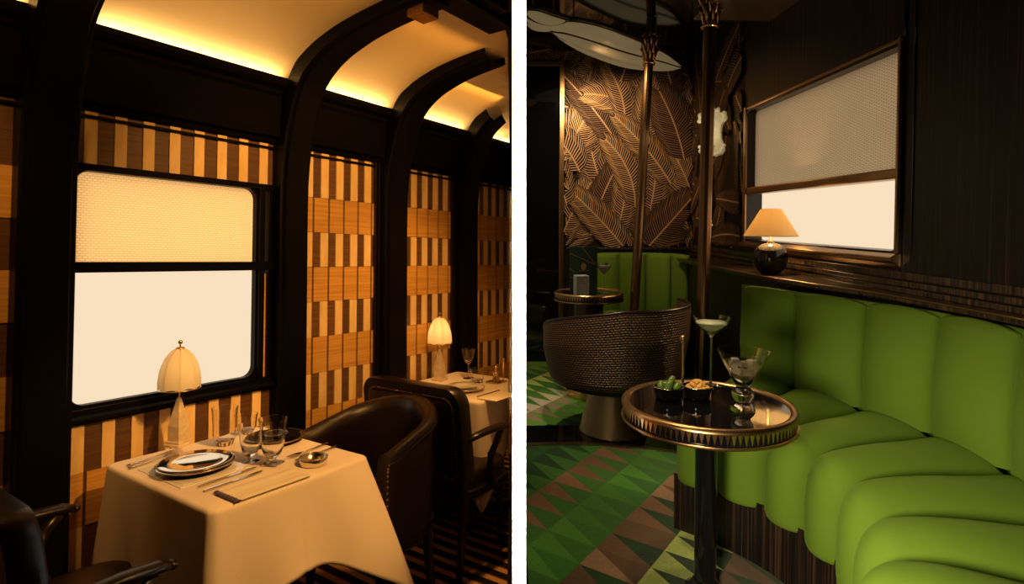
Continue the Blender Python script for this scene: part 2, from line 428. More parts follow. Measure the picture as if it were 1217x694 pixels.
# ---- dining table one
def cloth_obj(hx,hy,h,label,room,loc,rz=0,drop=.275,cdrop=.25,seed=0,fl=(.05,.025,.20,.08),clip=False):
    r=.035; per=[]
    n=40
    def edge(t):
        # t 0..4 around: returns point & normal & cornerweight
        side=int(t)%4; f=t-int(t)
        cs=[(-hx,-hy),(hx,-hy),(hx,hy),(-hx,hy)]
        a=Vector(cs[side]); c=Vector(cs[(side+1)%4]); p=a.lerp(c,f); d=(c-a).normalized(); nn=Vector((d[1],-d[0]))
        dist=min(f,1-f)*(c-a).length
        cw=math.exp(-(dist/.10)**2)
        sgn=1 if f>.5 else -1
        fc=fl[(side+(1 if f>.5 else 0))%4]
        nrm=(nn+d*sgn*cw*1.0).normalized() if cw>.01 else nn
        if dist<r:
            k=1-dist/r; p=p-nn*(r*.3*k*k)-d*sgn*(r*.3*k*k)
        return p,nrm,cw,dist,fc
    rd=random.Random(seed); ph=[rd.uniform(0,6) for _ in range(6)]
    def fn(u,v):
        t=u*4; p,nn,cw,dist,fc=edge(t%4)
        length=drop+cdrop*math.exp(-(dist/.11)**1.5)
        if v<.12:
            k=v/.12; a=k*pi/2; R=.014
            q=p-nn*R; return (q[0]+nn[0]*R*sin(a), q[1]+nn[1]*R*sin(a), h-R+R*cos(a))
        k=(v-.12)/.88
        wav=.5+.5*sin(t*5.1+ph[0]) 
        cw2=math.exp(-(dist/.16)**2); out=.012*k+ fc*(.35*cw+.65*cw2)*k + .022*k*k*sin(t*7.3+ph[1])+.012*k*sin(t*13+ph[2])
        z=h-.014-length*k
        return (p[0]+nn[0]*out,p[1]+nn[1]*out,z)
    fn0=fn
    def fn(u,v):
        q=fn0(u,v)
        if clip:
            lx=-.6886*(q[1]+loc[1])-.028-loc[0]
            if q[0]>lx: q=(lx,q[1],q[2])
        return q
    b=MB(); b.grid(fn,240,26,cu=True)
    inner=[fn(i/240,0) for i in range(240)]
    o=len(b.v); b.v.append((0,0,h)); 
    for i in range(240):
        b.v.append(inner[i])
    for i in range(240): b.f.append([o,o+1+i,o+1+(i+1)%240]); b.m.append(0)
    ob=b.build('tablecloth','cloth',smooth=True,solid=.003)
    return solo(ob,room,loc,rz,label,'tablecloth')
TZ=.745
def table(loc,hx,hy,label,room=RL,clip=False):
    t=thing('dining_table',room,loc,0,label,'table')
    a_,c_=hx-.02,hy-.02
    poly=[(-a_,-c_),(a_,-c_),(a_,c_),(-a_,c_)]
    if clip: poly=[(-a_,-c_),(a_,-c_),(a_,-.6886*0+(-(loc[0]+a_+.05)/.6886-loc[1])),(-.6886*(loc[1]+c_)-.05-loc[0],c_),(-a_,c_)]
    b=MB(); b.prism(poly,TZ-.039,TZ-.009); b.build('tabletop','darkwood',t,bevel=.004)
    b=MB(); b.lathe([(0,.05),(.05,.06),(.035,.1),(.03,.4),(.045,.65),(.06,TZ-.04),(0,TZ-.04)],seg=20); b.build('pedestal','darkwood',t,smooth=True)
    b=MB()
    for a in range(4):
        b.box((.13*cos(a*pi/2+pi/4),.13*sin(a*pi/2+pi/4),.03),(.26,.05,.05),rz=a*pi/2+pi/4)
    b.box((0,0,.05),(.12,.12,.06)); b.build('foot','darkwood',t,bevel=.006)
t1c=(-2.10,1.258,ZL)
table(t1c,.355,.30,'square pedestal table hidden under the near white tablecloth')
cloth_obj(.365,.308,TZ,'white tablecloth draped over the near dining table below the window',RL,t1c,seed=3)
t2c=(-2.24,2.78,ZL)
table(t2c,.32,.29,'square pedestal table under the far white tablecloth',clip=True)
cloth_obj(.335,.31,TZ,'white tablecloth on the farther dining table behind the leather chairs',RL,t2c,seed=8,fl=(.02,.05,.02,.02),clip=True)
TT=ZL+TZ+.0018   # cloth top level

# ---- lamp with obelisk base and domed eight-panel shade
def obelisk_lamp(loc,rz,label,sc=1):
    t=thing('table_lamp',RL,loc,rz,label,'lamp','obelisk lamps on the dining tables')
    b=MB(); b.box((0,0,.006),(.076,.076,.012)); b.box((0,0,.017),(.067,.067,.012)); b.build('plinth','bone',t,bevel=.002)
    b=MB(); b.box((0,0,.052),(.054,.054,.058)); 
    vs=[(-.027,-.027,.081),(.027,-.027,.081),(.027,.027,.081),(-.027,.027,.081),(-.006,-.006,.19),(.006,-.006,.19),(.006,.006,.19),(-.006,.006,.19)]
    b.add(vs,[(0,1,5,4),(1,2,6,5),(2,3,7,6),(3,0,4,7),(4,5,6,7)]); b.build('obelisk','bone',t,bevel=.0015)
    b=MB(); b.tube([(0,0,.185),(0,0,.385)],.0045); b.build('stem','gold',t,smooth=True)
    prof=[(.077,.228),(.078,.25),(.076,.275),(.071,.305),(.061,.335),(.047,.362),(.028,.382),(.012,.390)]
    b=MB()
    def fn(u,v):
        i=v*(len(prof)-1); p=cr(prof,i); k=u*8; f=k-int(k) if k<8 else 0; a=u*2*pi
        # scalloped panels: slightly flat chord between the ribs
        a0=int(k)*pi/4; s_=lerp(1,.5*(1+1),1)
        r=p[0]*cos(pi/8)/cos((f-.5)*pi/4)*(1.0+.045*sin(pi*f)); z=p[1]+(.006*sin(pi*f) if i<.01 else 0)
        return (r*cos(a),r*sin(a),z)
    b.grid(fn,64,16,cu=True); sh=b.build('lamp_shade','shade',t,smooth=True)
    b=MB()
    for k in range(8):
        a=k*pi/4; b.tube([(p[0]*cos(a)*.93,p[0]*sin(a)*.93,p[1]) for p in prof],.0016,6)
    b.tube([(.077*cos(a/32*2*pi),.077*sin(a/32*2*pi),.228) for a in range(32)],.002,6,closed=True)
    b.build('shade_wire','gold',sh,smooth=True)
    b=MB(); b.lathe([(0,.388),(.016,.388),(.016,.393),(.003,.396),(.003,.405),(.008,.409),(.009,.415),(.006,.421),(0,.423)],seg=14); b.build('finial','gold',t,smooth=True)
    return t
def light(name,typ,mtx,energy,color,**k):
    l=bpy.data.lights.new(name,typ); l.energy=energy; l.color=color
    for a,v in k.items(): setattr(l,a,v)
    o=bpy.data.objects.new(name,l); C.objects.link(o); o.matrix_world=mtx; return o
def aim(room,p,q):
    p=Vector(p);q=Vector(q); d=(q-p)
    return room @ T(p) @ d.to_track_quat('-Z','Y').to_matrix().to_4x4()
WARM=(1,.47,.11)
l1=(-2.47,1.215,TT); obelisk_lamp(l1,.35,'obelisk table lamp with domed cream shade in front of the dining window')
l2=(-2.47,2.79,TT); obelisk_lamp(l2,.2,'glowing domed obelisk lamp on the farther dining table')
light('lamp_bulb','POINT',RL@T((l1[0],l1[1],TT+.30)),.12,(1,.6,.26),shadow_soft_size=.02)
light('lamp_bulb','POINT',RL@T((l2[0],l2[1],TT+.30)),.5,(1,.58,.22),shadow_soft_size=.02)

# ---- tableware
def plate(name,r,h,m,rimm,label,room,loc,cat='plate',depth=.012):
    t=thing(name,room,loc,0,label,cat)
    b=MB(); b.lathe([(0,.002),(r*.55,.002),(r*.6,.0),(r*.64,.003),(r*.98,h),(r,h+.002),(r*.985,h+.004),(r*.66,.008),(r*.6,.006),(0,.005)],seg=56); b.build('dish',m,t,smooth=True)
    b=MB(); b.tube([(r*cos(a/56*2*pi),r*sin(a/56*2*pi),h+.002) for a in range(56)],.0022,6,closed=True); b.build('rim',rimm,t,smooth=True)
    return t
pc=(-2.14,1.115)
b=MB(); b.box((0,0,.0015),(.30,.245,.003)); b.box((0,0,.0035),(.27,.215,.001)); solo(b.build('placemat','matgloss',bevel=.001),RL,(pc[0]-.005,pc[1]-.002,TT),0.0,'bright white square placemat under the near plates','placemat')
plate('charger_plate',.128,.016,'silver','silver','silver edged charger plate on the white placemat',RL,(pc[0],pc[1],TT+.006))
plate('dinner_plate',.120,.010,'mirror','silver','mirror polished silver plate stacked on the charger plate, reflecting the window',RL,(pc[0],pc[1],TT+.0185))
plate('black_plate',.115,.016,'blackglaze','gold','round black glazed plate near the far edge of the near table',RL,(-2.20,1.47,TT+.001))
t=thing('silver_bowl',RL,(-2.20,1.47,TT+.009),0,'small dark bowl with bright rim standing on the black plate','bowl')
b=MB(); b.lathe([(0,.001),(.03,0),(.045,.012),(.05,.022),(.047,.022),(.042,.012),(.028,.004),(0,.004)],seg=36); b.build('dish','blackglaze',t,smooth=True)
b=MB(); b.tube([(.049*cos(a/36*2*pi),.049*sin(a/36*2*pi),.0225) for a in range(36)],.002,6,closed=True); b.build('rim','silver',t,smooth=True)
t=thing('ashtray',RL,(-1.835,1.385,TT),0,'round silver open dish alone at the right corner of the near table','dish')
b=MB(); b.lathe([(0,.0),(.046,0),(.049,.003),(.050,.026),(.048,.0285),(.0455,.026),(.045,.005),(0,.004)],seg=48); b.build('dish','silver',t,smooth=True)
b=MB(); b.tube([(.049*cos(a/48*2*pi),.049*sin(a/48*2*pi),.028) for a in range(48)],.0018,6,closed=True); b.build('rim','silver',t,smooth=True)
def knife(L=.22):
    b=MB(); b.add([(0,-.006,0),(.10,-.007,0),(.10,.007,0),(0,.006,0),(0,-.006,.006),(.10,-.005,.005),(.10,.005,.005),(0,.006,.006)],[(0,1,2,3),(4,7,6,5),(0,4,5,1),(1,5,6,2),(2,6,7,3),(3,7,4,0)])
    h=b; 
    c=MB(); pr=[(.10,-.007),(.17,-.009),(.205,-.007),(L,.003),(.20,.007),(.10,.006)]; c.prism(pr,0.001,.003)
    return h,c
def cutlery(kind,a,bp,label,group):
    d=Vector((bp[0]-a[0],bp[1]-a[1])); rz=math.atan2(d[1],d[0])
    t=thing(kind,RL,(a[0],a[1],TT+.0012),rz,label,kind.split('_')[-1],group)
    if kind.endswith('knife'):
        h,c=knife(); h.build('handle','silver',t,bevel=.002); c.build('blade','silver',t,bevel=.0005)
    else:
        b=MB(); b.tube([(0,0,.004),(.05,0,.005),(.10,0,.006),(.14,0,.008)],[.006,.0045,.003,.003],8,flat=.5); b.build('handle','silver',t,smooth=True)
        b=MB()
        if kind.endswith('fork'):
            b.prism([(.138,-.003),(.15,-.011),(.165,-.0125),(.165,.0125),(.15,.011),(.138,.003)],.006,.008)
            for k in range(4): b.prism([(.165,-.0125+k*.0067),(.205,-.0115+k*.0067),(.205,-.0095+k*.0067),(.165,-.0082+k*.0067)],.006,.008)
            b.build('tines','silver',t,bevel=.0006)
        else:
            b.sphere((.165,0,.007),.03,sc=(.85,.55,.15)); b.build('bowl','silver',t,smooth=True)
    return t
cutlery('dinner_fork',(-2.365,.985),(-2.395,1.2),'silver fork left of the near plates, outermost','cutlery on the near table')
cutlery('dinner_fork',(-2.330,.975),(-2.360,1.2),'silver fork left of the near plates, next to the placemat','cutlery on the near table')
cutlery('dinner_knife',(-1.958,1.03),(-1.975,1.26),'silver knife right of the near plates, closest to the plates','cutlery on the near table')
cutlery('dinner_knife',(-1.905,1.02),(-1.92,1.24),'silver knife right of the near plates, beside the folded napkin','cutlery on the near table')
cutlery('dinner_fork',(-1.985,1.565),(-1.955,1.36),'silver fork behind the round silver dish, nearer the window','cutlery on the near table')
cutlery('dinner_fork',(-1.925,1.56),(-1.90,1.37),'silver fork behind the round silver dish, nearer the aisle','cutlery on the near table')
t=thing('folded_napkin',RL,(-1.795,1.16,TT+.0005),0,'folded linen napkin with dark fringed end along the near table edge','napkin')
b=MB(); b.grid(lambda u,v:(-.062+.124*u,-.13+.27*v,.004+.003*sin(u*9)),12,12); b.box((0,0.005,.002),(.118,.26,.003)); b.build('linen','linen2',t,smooth=False)
b=MB(); b.grid(lambda u,v:(-.066+.132*u,-.135+.02*v,.004+.006*sin(v*pi)+.001*sin(u*40)),30,8); b.build('fringe','walnut2',t,smooth=True,label='dark fringed end')
# glasses
def glass_obj(name,prof,label,room,loc,cat='glass',seg=40,liquid=None,lm='clearliquid',group=None,square=None,rz=0):
    t=thing(name,room,loc,rz,label,cat,group)
    b=MB(); b.lathe(prof,seg=seg); b.build('glass_body','glass',t,smooth=True,auto=42)
    if square:
        b=MB(); b.box((0,0,square[1]/2),(square[0],square[0],square[1])); b.build('foot','glass',t,bevel=.002)
    if liquid:
        b=MB(); b.lathe(liquid,seg=seg); b.build('drink',lm,t,smooth=True,auto=42)
    return t
def tumbler(r,h,foot=.008,bell=.15,w=.0014):
    o=[(0,0),(r*.62,0),(r*.64,.002),(r*.66,foot),(r*.74,foot+.006),(r*.86,h*.22),(r*.90,h*.5),(r*.93,h*.8),(r,h)]
    i=[(r-w,h),(r*.93-w,h*.8),(r*.90-w,h*.5),(r*.86-w,h*.24),(r*.72,foot+.010),(0,foot+.006)]
    return o+i
def goblet(r,h,fr_,st,w=.0013):
    o=[(0,0),(fr_,0),(fr_,.002),(fr_*.5,.004),(.012,.008),(.012,st*.7),(.022,st+.002),(r*.66,st+.018),(r*.80,st+.040),(r*.86,h*.55),(r*.89,h*.8),(r,h)]
    i=[(r-w,h),(r*.89-w,h*.8),(r*.86-w,h*.55),(r*.79-w,st+.041),(r*.62-w,st+.021),(.015,st+.010),(0,st+.009)]
    return o+i
G='glasses on the near dining table'
glass_obj('water_glass',tumbler(.050,.150),'tall straight tumbler at the left of the glass cluster, nearest the lamp',RL,(-2.325,1.325,TT),group=G)
glass_obj('short_glass',tumbler(.044,.085),'low tumbler behind the tall straight glass, nearest the wall',RL,(-2.39,1.46,TT),group=G)
glass_obj('wine_goblet',goblet(.044,.135,.034,.022),'rounded goblet standing just left of the square footed goblet',RL,(-2.06,1.275,TT),group=G)
glass_obj('flared_goblet',goblet(.050,.160,.020,.020),'tallest flared goblet on a square foot nearest the silver dish',RL,(-1.96,1.30,TT+.0065),group=G,square=(.062,-.006),rz=.4)
# second table settings
plate('dinner_plate',.12,.016,'porcelain','gold','white dinner plate on the farther table beside the glowing lamp',RL,(-2.17,2.66,TT))
b=MB(); b.lathe([(0,0),(.05,0),(.08,.012),(.082,.014),(.05,.004),(0,.004)],seg=40); solo(b.build('side_plate','porcelain',smooth=True),RL,(-2.17,2.66,TT+.0175),0,'smaller white plate stacked on the farther dinner plate','plate')
G2='glasses on the farther dining table'
def wine(r,h): 
    st=h*.5
    o=[(0,0),(.036,0),(.036,.002),(.010,.006),(.004,.014),(.004,st-.01),(.010,st),(r*.55,st+.014),(r*.72,st+.035),(r*.82,h*.85),(r,h)]
    return o+[(r-.0013,h),(r*.82-.0013,h*.85),(r*.72-.0013,st+.036),(r*.52,st+.018),(0,st+.006)]
glass_obj('wine_glass',wine(.045,.185),'stemmed wine glass on the farther table, tallest glass there',RL,(-2.36,2.94,TT),group=G2)
glass_obj('short_glass',tumbler(.046,.085),'low tumbler on the farther table between wine glass and pepper mill',RL,(-2.235,2.87,TT),group=G2)
def mill(loc,label,n='pepper_mill'):
    t=thing(n,RL,loc,0,label,'mill','brass mills on the farther table')
    b=MB(); b.lathe([(0,0),(.024,0),(.026,.006),(.022,.016),(.016,.034),(.019,.05),(.024,.056),(.024,.06),(0,.06)],seg=24); b.build('body','steel',t,smooth=True)
    b=MB(); b.lathe([(0,.06),(.018,.06),(.014,.068),(.008,.074),(.008,.082),(.012,.088),(.008,.096),(0,.098)],seg=20); b.build('knob','steel',t,smooth=True)
mill((-2.135,2.93,TT+.0055),'small brass pepper mill on the tray, left of the upright rod')
b=MB(); b.bx(-.06,.03,-.05,.05,0,.004); b.bx(-.06,-.057,-.05,.05,.004,.009); b.bx(.027,.03,-.05,.05,.004,.009); b.bx(-.06,.03,-.05,-.047,.004,.009)
solo(b.build('cruet_tray','steel',bevel=.001),RL,(-2.125,2.94,TT+.001),0,'narrow metal cruet tray at the right end of the farther table','tray')
t=thing('tray_rod',RL,(-2.107,2.965,TT+.0055),0,'thin upright brass rod with ball tip on the cruet tray','holder')
b=MB(); b.lathe([(0,0),(.010,0),(.008,.006),(.0035,.01),(.0035,.125),(0,.125)],seg=12); b.build('rod','steel',t,smooth=True)
b=MB(); b.sphere((0,0,.130),.008,sc=(1,1,1.4)); b.build('ball','steel',t,smooth=True)
cutlery('butter_knife',(-1.985,2.55),(-1.99,2.76),'dark silver knife lying near the right edge of the farther table','cutlery on the farther table')
b=MB(); b.box((0,0,.004),(.13,.20,.008)); solo(b.build('folded_napkin','linen2',bevel=.003),RL,(-1.99+.09,2.62,TT+.001),0,'folded napkin on the farther table edge beside the knife','napkin')

# ---- tub chair
def soft_box(b,c,d,r=.02,mi=0): b.box(c,d,mi)
def tub_chair(loc,rz,label):
    t=thing('tub_chair',RL,loc,rz,label,'chair')
    R=.255
    path=[]
    for k in range(10): path.append((R,-.235+.0235*k))
    for k in range(33): a=pi*k/32; path.append((R*cos(a),R*.72*sin(a)))
    for k in range(1,11): path.append((-R,-.0235*k))
    n=len(path)-1
    def P(u):
        i=u*n; return cr(path,i)
    def fn(u,v):
        p=P(u); p=Vector((p[0]*(1-.24*max(0,min(1,(p[1]+.235)/.42))),p[1])); q=P(min(u+.01,1))-P(max(u-.01,0)); q.normalize(); nn=Vector((q[1],-q[0]))
        s_=abs(u-.5)*2                        # 0 back, 1 arm fronts
        top=lerp(.843,.735,min(1,max(0,(s_-.12)/.82))**1.25)
        flare=.014*(1-s_)
        sec=[(.030,.36),(.034,.50),(.038+flare*.6,top-.06),(.046+flare,top-.028),(.040+flare,top-.006),(.018+flare,top+.004),(-.006+flare,top-.006),(-.022+flare,top-.03),(-.028+flare*.5,top-.08),(-.034,.50),(-.030,.36)]
        k=v*(len(sec)-1); s2=cr(sec,k)
        return (p[0]+nn[0]*s2[0],p[1]+nn[1]*s2[0],s2[1])
    b=MB(); b.grid(fn,80,30)
    for uu in (0,1):
        ring=[fn(uu,j/30) for j in range(31)]; b.add(ring,[tuple(range(31))])
    b.build('backrest','leather2',t,smooth=True,auto=60)
    # piping and nail heads along the outer rim and arm fronts
    b=MB()
    for i in range(100):
        p=fn(i/99,.80 if False else .24); b.sphere((p[0],p[1],p[2]),.0042,seg=6,rings=4)
    for uu in (0.0,1.0):
        for j in range(14):
            p=fn(uu,.05+.16*j/13); b.sphere((p[0],p[1]-.003,p[2]),.0045,seg=6,rings=4)
    o=b.build('nail_heads','brassdark',t,smooth=True,label='brass nail heads along the rim')
    b=MB(); b.tube([fn(i/80,.26) for i in range(81)],.006,8); b.build('piping','leather',t,smooth=True)
    b=MB()
    def sf(u,v):
        a=u*2*pi; rr=min(1,v*1.0)
        x=.225*math.copysign(abs(cos(a))**.6,cos(a)); y=-.025+.195*math.copysign(abs(sin(a))**.6,sin(a))
        return (x,y)
    prof=[(0,.355),(.98,.355),(1.0,.37),(1.01,.42),(.97,.452),(.85,.464),(.4,.472),(0,.474)]
    b.grid(lambda u,v:(lambda pr:(sf(u,1)[0]*pr[0],sf(u,1)[1]*pr[0],pr[1]))(cr(prof,v*7)),48,21,cu=True)
    b.build('seat','leather',t,smooth=True)
    b=MB(); b.prism([( .25,-.225),(.25,0),(.18,.13),(0,.18),(-.18,.13),(-.25,0),(-.25,-.225)],.30,.37); b.build('seat_rail','darkwood',t,bevel=.01)
    for (x,y) in ((.21,-.19),(-.21,-.19),(.17,.12),(-.17,.12)):
        b=MB(); b.tube([(x,y,.31),(x*1.02,y*1.03,.2),(x*1.1,y*1.1,0)],[.024,.022,.014],10); b.build('leg','darkwood',t,smooth=True)
    return t
tub_chair((-1.995,1.865,ZL),.0,'curved tub chair in dark leather at the far side of the near table')
# ---- armchair with rounded rectangular back (faces +y)
def armchair(loc,rz,label,group):
    t=thing('armchair',RL,loc,rz,label,'chair',group)
    # back: rounded slab, width .66, z .46-.885
    out=rrect(-.335,.335,.40,.890,.085,8); inn=rrect(-.275,.275,.46,.835,.05,8)
    b=MB(); n=len(out)
    rings=[([(p[0]*.97,p[1]*.995+.002) for p in out],-.045),(out,-.03),(out,.018),([(p[0]*.97,p[1]*.995+.002) for p in out],.032)]
    vs=[];fs=[]
    for pts,y in rings: vs+=[(p[0],y-.13*(p[1]-.46),p[1]) for p in pts]
    for k in range(3):
        for i in range(n): j=(i+1)%n; fs.append((k*n+i,k*n+j,(k+1)*n+j,(k+1)*n+i))
    fs.append(tuple(range(n))); fs.append(tuple(3*n+i for i in range(n))[::-1])
    b.add(vs,fs); b.build('backrest','leather',t,smooth=True,auto=50)
    for sy,nm in ((-1,'back_panel'),(1,'back_cushion')):
        b=MB()
        def fn(u,v):
            x=lerp(-.268,.268,u); z=lerp(.47,.825,v); e=(1-(2*u-1)**6)*(1-(2*v-1)**6)
            y=(-.043 if sy<0 else .03)-.13*(z-.46)+sy*(.004+.020*e)
            return (x,y,z)
        b.grid(fn,20,16); b.build(nm,'leather2',t,smooth=True)
    b=MB()
    pts=rrect(-.283,.283,.455,.842,.055,10)
    L=len(pts)
    for i in range(L):
        a=Vector(pts[i]);c=Vector(pts[(i+1)%L]); m_=max(1,int((c-a).length/.014))
        for k in range(m_):
            p=a.lerp(c,k/m_); b.sphere((p[0],-.045-.13*(p[1]-.46),p[1]),.0035,seg=6,rings=4)
    b.build('nail_heads','brassdark',t,smooth=True,label='brass nail heads around the back panel')
    b=MB()
    prof=[(0,.37),(.98,.37),(1.0,.385),(1.01,.43),(.98,.455),(.85,.468),(.4,.478),(0,.48)]
    def sf(u,v):
        a=u*2*pi; pr=cr(prof,v*7)
        x=.30*math.copysign(abs(cos(a))**.45,cos(a)); y=.19+.215*math.copysign(abs(sin(a))**.45,sin(a))
        return (x*.95*pr[0],.19+(y-.19)*pr[0],pr[1])
    b.grid(sf,56,21,cu=True); b.build('seat','leather2',t,smooth=True)
    b=MB(); b.box((0,.19,.345),(.53,.42,.06)); b.build('seat_rail','darkwood',t,bevel=.008)
    for s_ in (-1,1):
        b=MB(); b.tube([(s_*.322,-.03,.645),(s_*.33,.06,.655),(s_*.335,.15,.66),(s_*.335,.24,.655),(s_*.33,.275,.645)],[.022,.026,.028,.028,.020],12,flat=.6)
        b.sphere((s_*.331,.278,.645),.021,sc=(1,.7,.65))
        b.build('armrest','leather2',t,smooth=True)
        b=MB(); b.tube([(s_*.333,.23,.64),(s_*.335,.20,.60),(s_*.32,.165,.53),(s_*.30,.18,.45),(s_*.295,.22,.36)],[.018,.018,.02,.022,.022],10); b.build('arm_support','darkwood',t,smooth=True)
        b=MB(); b.tube([(s_*.305,-.055-.0,.84),(s_*.308,-.03,.46),(s_*.305,-.03,.3),(s_*.31,-.07,0)],[.022,.024,.022,.016],10); b.build('leg','darkwood',t,smooth=True)
        b=MB(); b.lathe([(0,0),(.014,0),(.012,.03),(.02,.04),(.014,.06),(.022,.30),(.026,.33),(0,.33)],seg=14,c=(s_*.235,.36,0)); b.build('leg','darkwood',t,smooth=True)
    return t
armchair((-2.085,2.215,ZL),0,'dark leather armchair with rounded square back facing the farther table','dark leather armchairs')
armchair((-2.06,.56,ZL),0,'dark leather armchair cut off at the lower left corner, facing the near table','dark leather armchairs')

# ---- left lights
for y0,y1 in ((-.1,.68),(.90,1.69),(1.90,2.385),(2.61,3.08),(3.3,3.75)):
    m = RL @ T((-2.545,(y0+y1)/2,.862)) @ Matrix.Rotation(radians(40),4,'Y') @ Matrix.Rotation(pi,4,'X')
    light('cove_strip','AREA',m,(y1-y0)*3.6,(1,.60,.22),shape='RECTANGLE',size=.03,size_y=(y1-y0),spread=radians(160))
for y0,y1 in ((-.1,.68),(.90,1.69),(1.90,2.385),(2.61,3.08)):
    yc=(y0+y1)/2; x=min(-1.50,lim(y1)-.04)
    light('vault_fill','AREA',aim(RL,(x,yc,1.055),(-2.45,yc,1.0)),(y1-y0)*1.5,(1,.42,.06),shape='RECTANGLE',size=(y1-y0),size_y=.03,spread=radians(60))  # extra lights added under the ridge beam to brighten the vault
light('floor_spot','SPOT',aim(RL,(-1.75,2.35,1.0),(-1.80,2.25,-1.49)),60,WARM,spot_size=radians(26),spot_blend=.6,shadow_soft_size=.05)  # unseen spot added to brighten the carpet stripes
light('table_spot','SPOT',aim(RL,(-.30,1.45,1.05),(-2.15,1.35,-.75)),215,WARM,spot_size=radians(40),spot_blend=.6,shadow_soft_size=.05)
light('panel_spot','SPOT',aim(RL,(-.85,1.35,1.0),(-2.62,2.0,-.05)),150,WARM,spot_size=radians(66),spot_blend=.8,shadow_soft_size=.06)
light('aisle_spot','SPOT',aim(RL,(-1.75,2.38,1.0),(-2.3,2.65,-.75)),55,WARM,spot_size=radians(75),spot_blend=.7,shadow_soft_size=.05)
light('wall_spot','SPOT',aim(RL,(-1.7,.25,1.0),(-2.62,.40,-.1)),45,WARM,spot_size=radians(70),spot_blend=.8,shadow_soft_size=.06)

# ================================================================== added PARTITION standing in for the white gutter between the rooms (world space)
b=MB(); b.bx(.00136,.0448,1.9,5.7,0,3.3); o=b.build('wall_gutter','white'); struct(o)
light('partition_fill','AREA',T((.0231,-.15,EYE-.05))@Matrix.Rotation(pi/2,4,'X'),11.5,(1,1,1),shape='RECTANGLE',size=.034,size_y=2.6,spread=radians(.6))  # added unseen light behind the eye, only whitens the wall end

# ================================================================== COCKTAIL LOUNGE (right)
RR=ROOM_R
xl=lambda y: .048+.0229*y+.004
# ---- carpet of triangles
M['carpetR']=rainbow('triangle_carpet','Pattern')
def hexc(*c): return s2l(c)
def carpet():
    b=MB(); rd=random.Random(4)
    W=.207; U=.125
    ev=Vector((.8,-.6)); eu=Vector((.6,.8))
    dk=(.012,.05,.012); dk2=(.02,.085,.012); gr=(.06,.22,.02); gr2=(.04,.16,.018); lt=(.12,.32,.03); br=(.20,.10,.05); br2=(.13,.07,.035); br3=(.28,.16,.09); yel=(.50,.62,.16); crm=(.6,.6,.4); tan=(.34,.26,.17)
    def inside(p): 
        return True
    tris=[]
    for iv in range(-22,14):
        v0=-1.38+iv*W
        for iu in range(-10,60):
            u0=iu*U
            A=v0*ev+u0*eu; B=v0*ev+(u0+U)*eu; Cc=(v0+W)*ev+(u0)*eu; D=(v0+W)*ev+(u0+U)*eu
            cy=(A[1]+D[1])/2
            far = cy>3.33
            k=iv
            if far: c1,c2=[(gr,crm),(tan,lt),(lt,gr2),(yel,gr)][k%4]
            elif k<=-1: c1,c2=[(dk,gr2),(dk,dk2),(br2,dk)][(-k-1)%3] 
            elif k==0: c1,c2=br,gr2
            elif k==1: c1,c2=gr,gr2
            elif k==2: c1,c2=br,br2
            elif k==3: c1,c2=yel,dk
            elif k==4: c1,c2=br2,dk
            else: c1,c2=[(gr2,dk),(br,gr2)][k%2]
            j=rd.uniform(.82,1.18)
            if k==2: c1=rd.choice([br,br3,br2]); c2=rd.choice([br2,br2,dk])
            tris.append(([A,B,Cc],tuple(x*j for x in c1))); tris.append(([B,D,Cc],tuple(x*rd.uniform(.85,1.1) for x in c2)))
    # clip to the room rectangle using bmesh-free Sutherland-Hodgman
    planes=[(Vector((1,-.0229)),.053),(Vector((-1,0)),-1.62),(Vector((0,1)),0.2),(Vector((0,-1)),-4.9)]
    z=ZR
    def clip(poly,n,d):
        out=[]
        for i in range(len(poly)):
            a=poly[i];c=poly[(i+1)%len(poly)]; da=a.dot(n)-d; dc=c.dot(n)-d
            if da>=0: out.append(a)
            if da*dc<0: out.append(a+(c-a)*(da/(da-dc)))
        return out
    for poly,c in tris:
        if max(p[0] for p in poly)<0 or min(p[0] for p in poly)>1.7 or max(p[1] for p in poly)<.2 or min(p[1] for p in poly)>4.95: continue
        for n,d in planes:
            poly=clip(poly,n,d)
            if len(poly)<3: break
        if len(poly)>=3:
            o=len(b.v)
            for p in poly: b.v.append((p[0],p[1],z))
            b.fc[len(b.f)]=c; b.f.append(list(range(o,o+len(poly)))); b.m.append(0)
    o=b.build('floor','carpetR'); 
    return struct(o,RR)
carpet()
b=MB(); b.prism([(xl(.2),.2),(1.74,.2),(1.74,5.02),(xl(5.02),5.02)],ZR-.12,ZR-.002); struct(b.build('floor','lacquer_matte'),RR)
# curved dark band with a bright metal edge crossing the carpet
arc=[(.10,3.035),(.28,3.045),(.45,3.04),(.62,3.02),(.80,2.965),(.95,2.89),(1.10,2.80),(1.3,2.68),(1.6,2.5)]
def band(o0,o1,z0,z1,m):
    b=MB(); pts=[cr(arc,t*8/32) for t in range(33)]
    pts=[p for p in pts]
    def fn(u,v):
        p=cr(arc,u*8); x=max(p[0],xl(p[1])); return None
    vs=[];
    up=[(max(p[0],xl(p[1])+.0),p[1]+o1) for p in pts]; lo=[(max(p[0],xl(p[1])+.0),p[1]+o0) for p in pts]
    poly=lo+up[::-1]
    n=len(pts)
    for i in range(n-1):
        b.add([(lo[i][0],lo[i][1],z0),(lo[i+1][0],lo[i+1][1],z0),(up[i+1][0],up[i+1][1],z0),(up[i][0],up[i][1],z0),
               (lo[i][0],lo[i][1],z1),(lo[i+1][0],lo[i+1][1],z1),(up[i+1][0],up[i+1][1],z1),(up[i][0],up[i][1],z1)],
              [(4,5,6,7),(0,1,5,4),(2,3,7,6)])
    return trim(b,m,RR)
band(0,.035,ZR-.001,ZR+.006,'coneb'); band(.035,.30,ZR-.001,ZR+.003,'gloss_black')
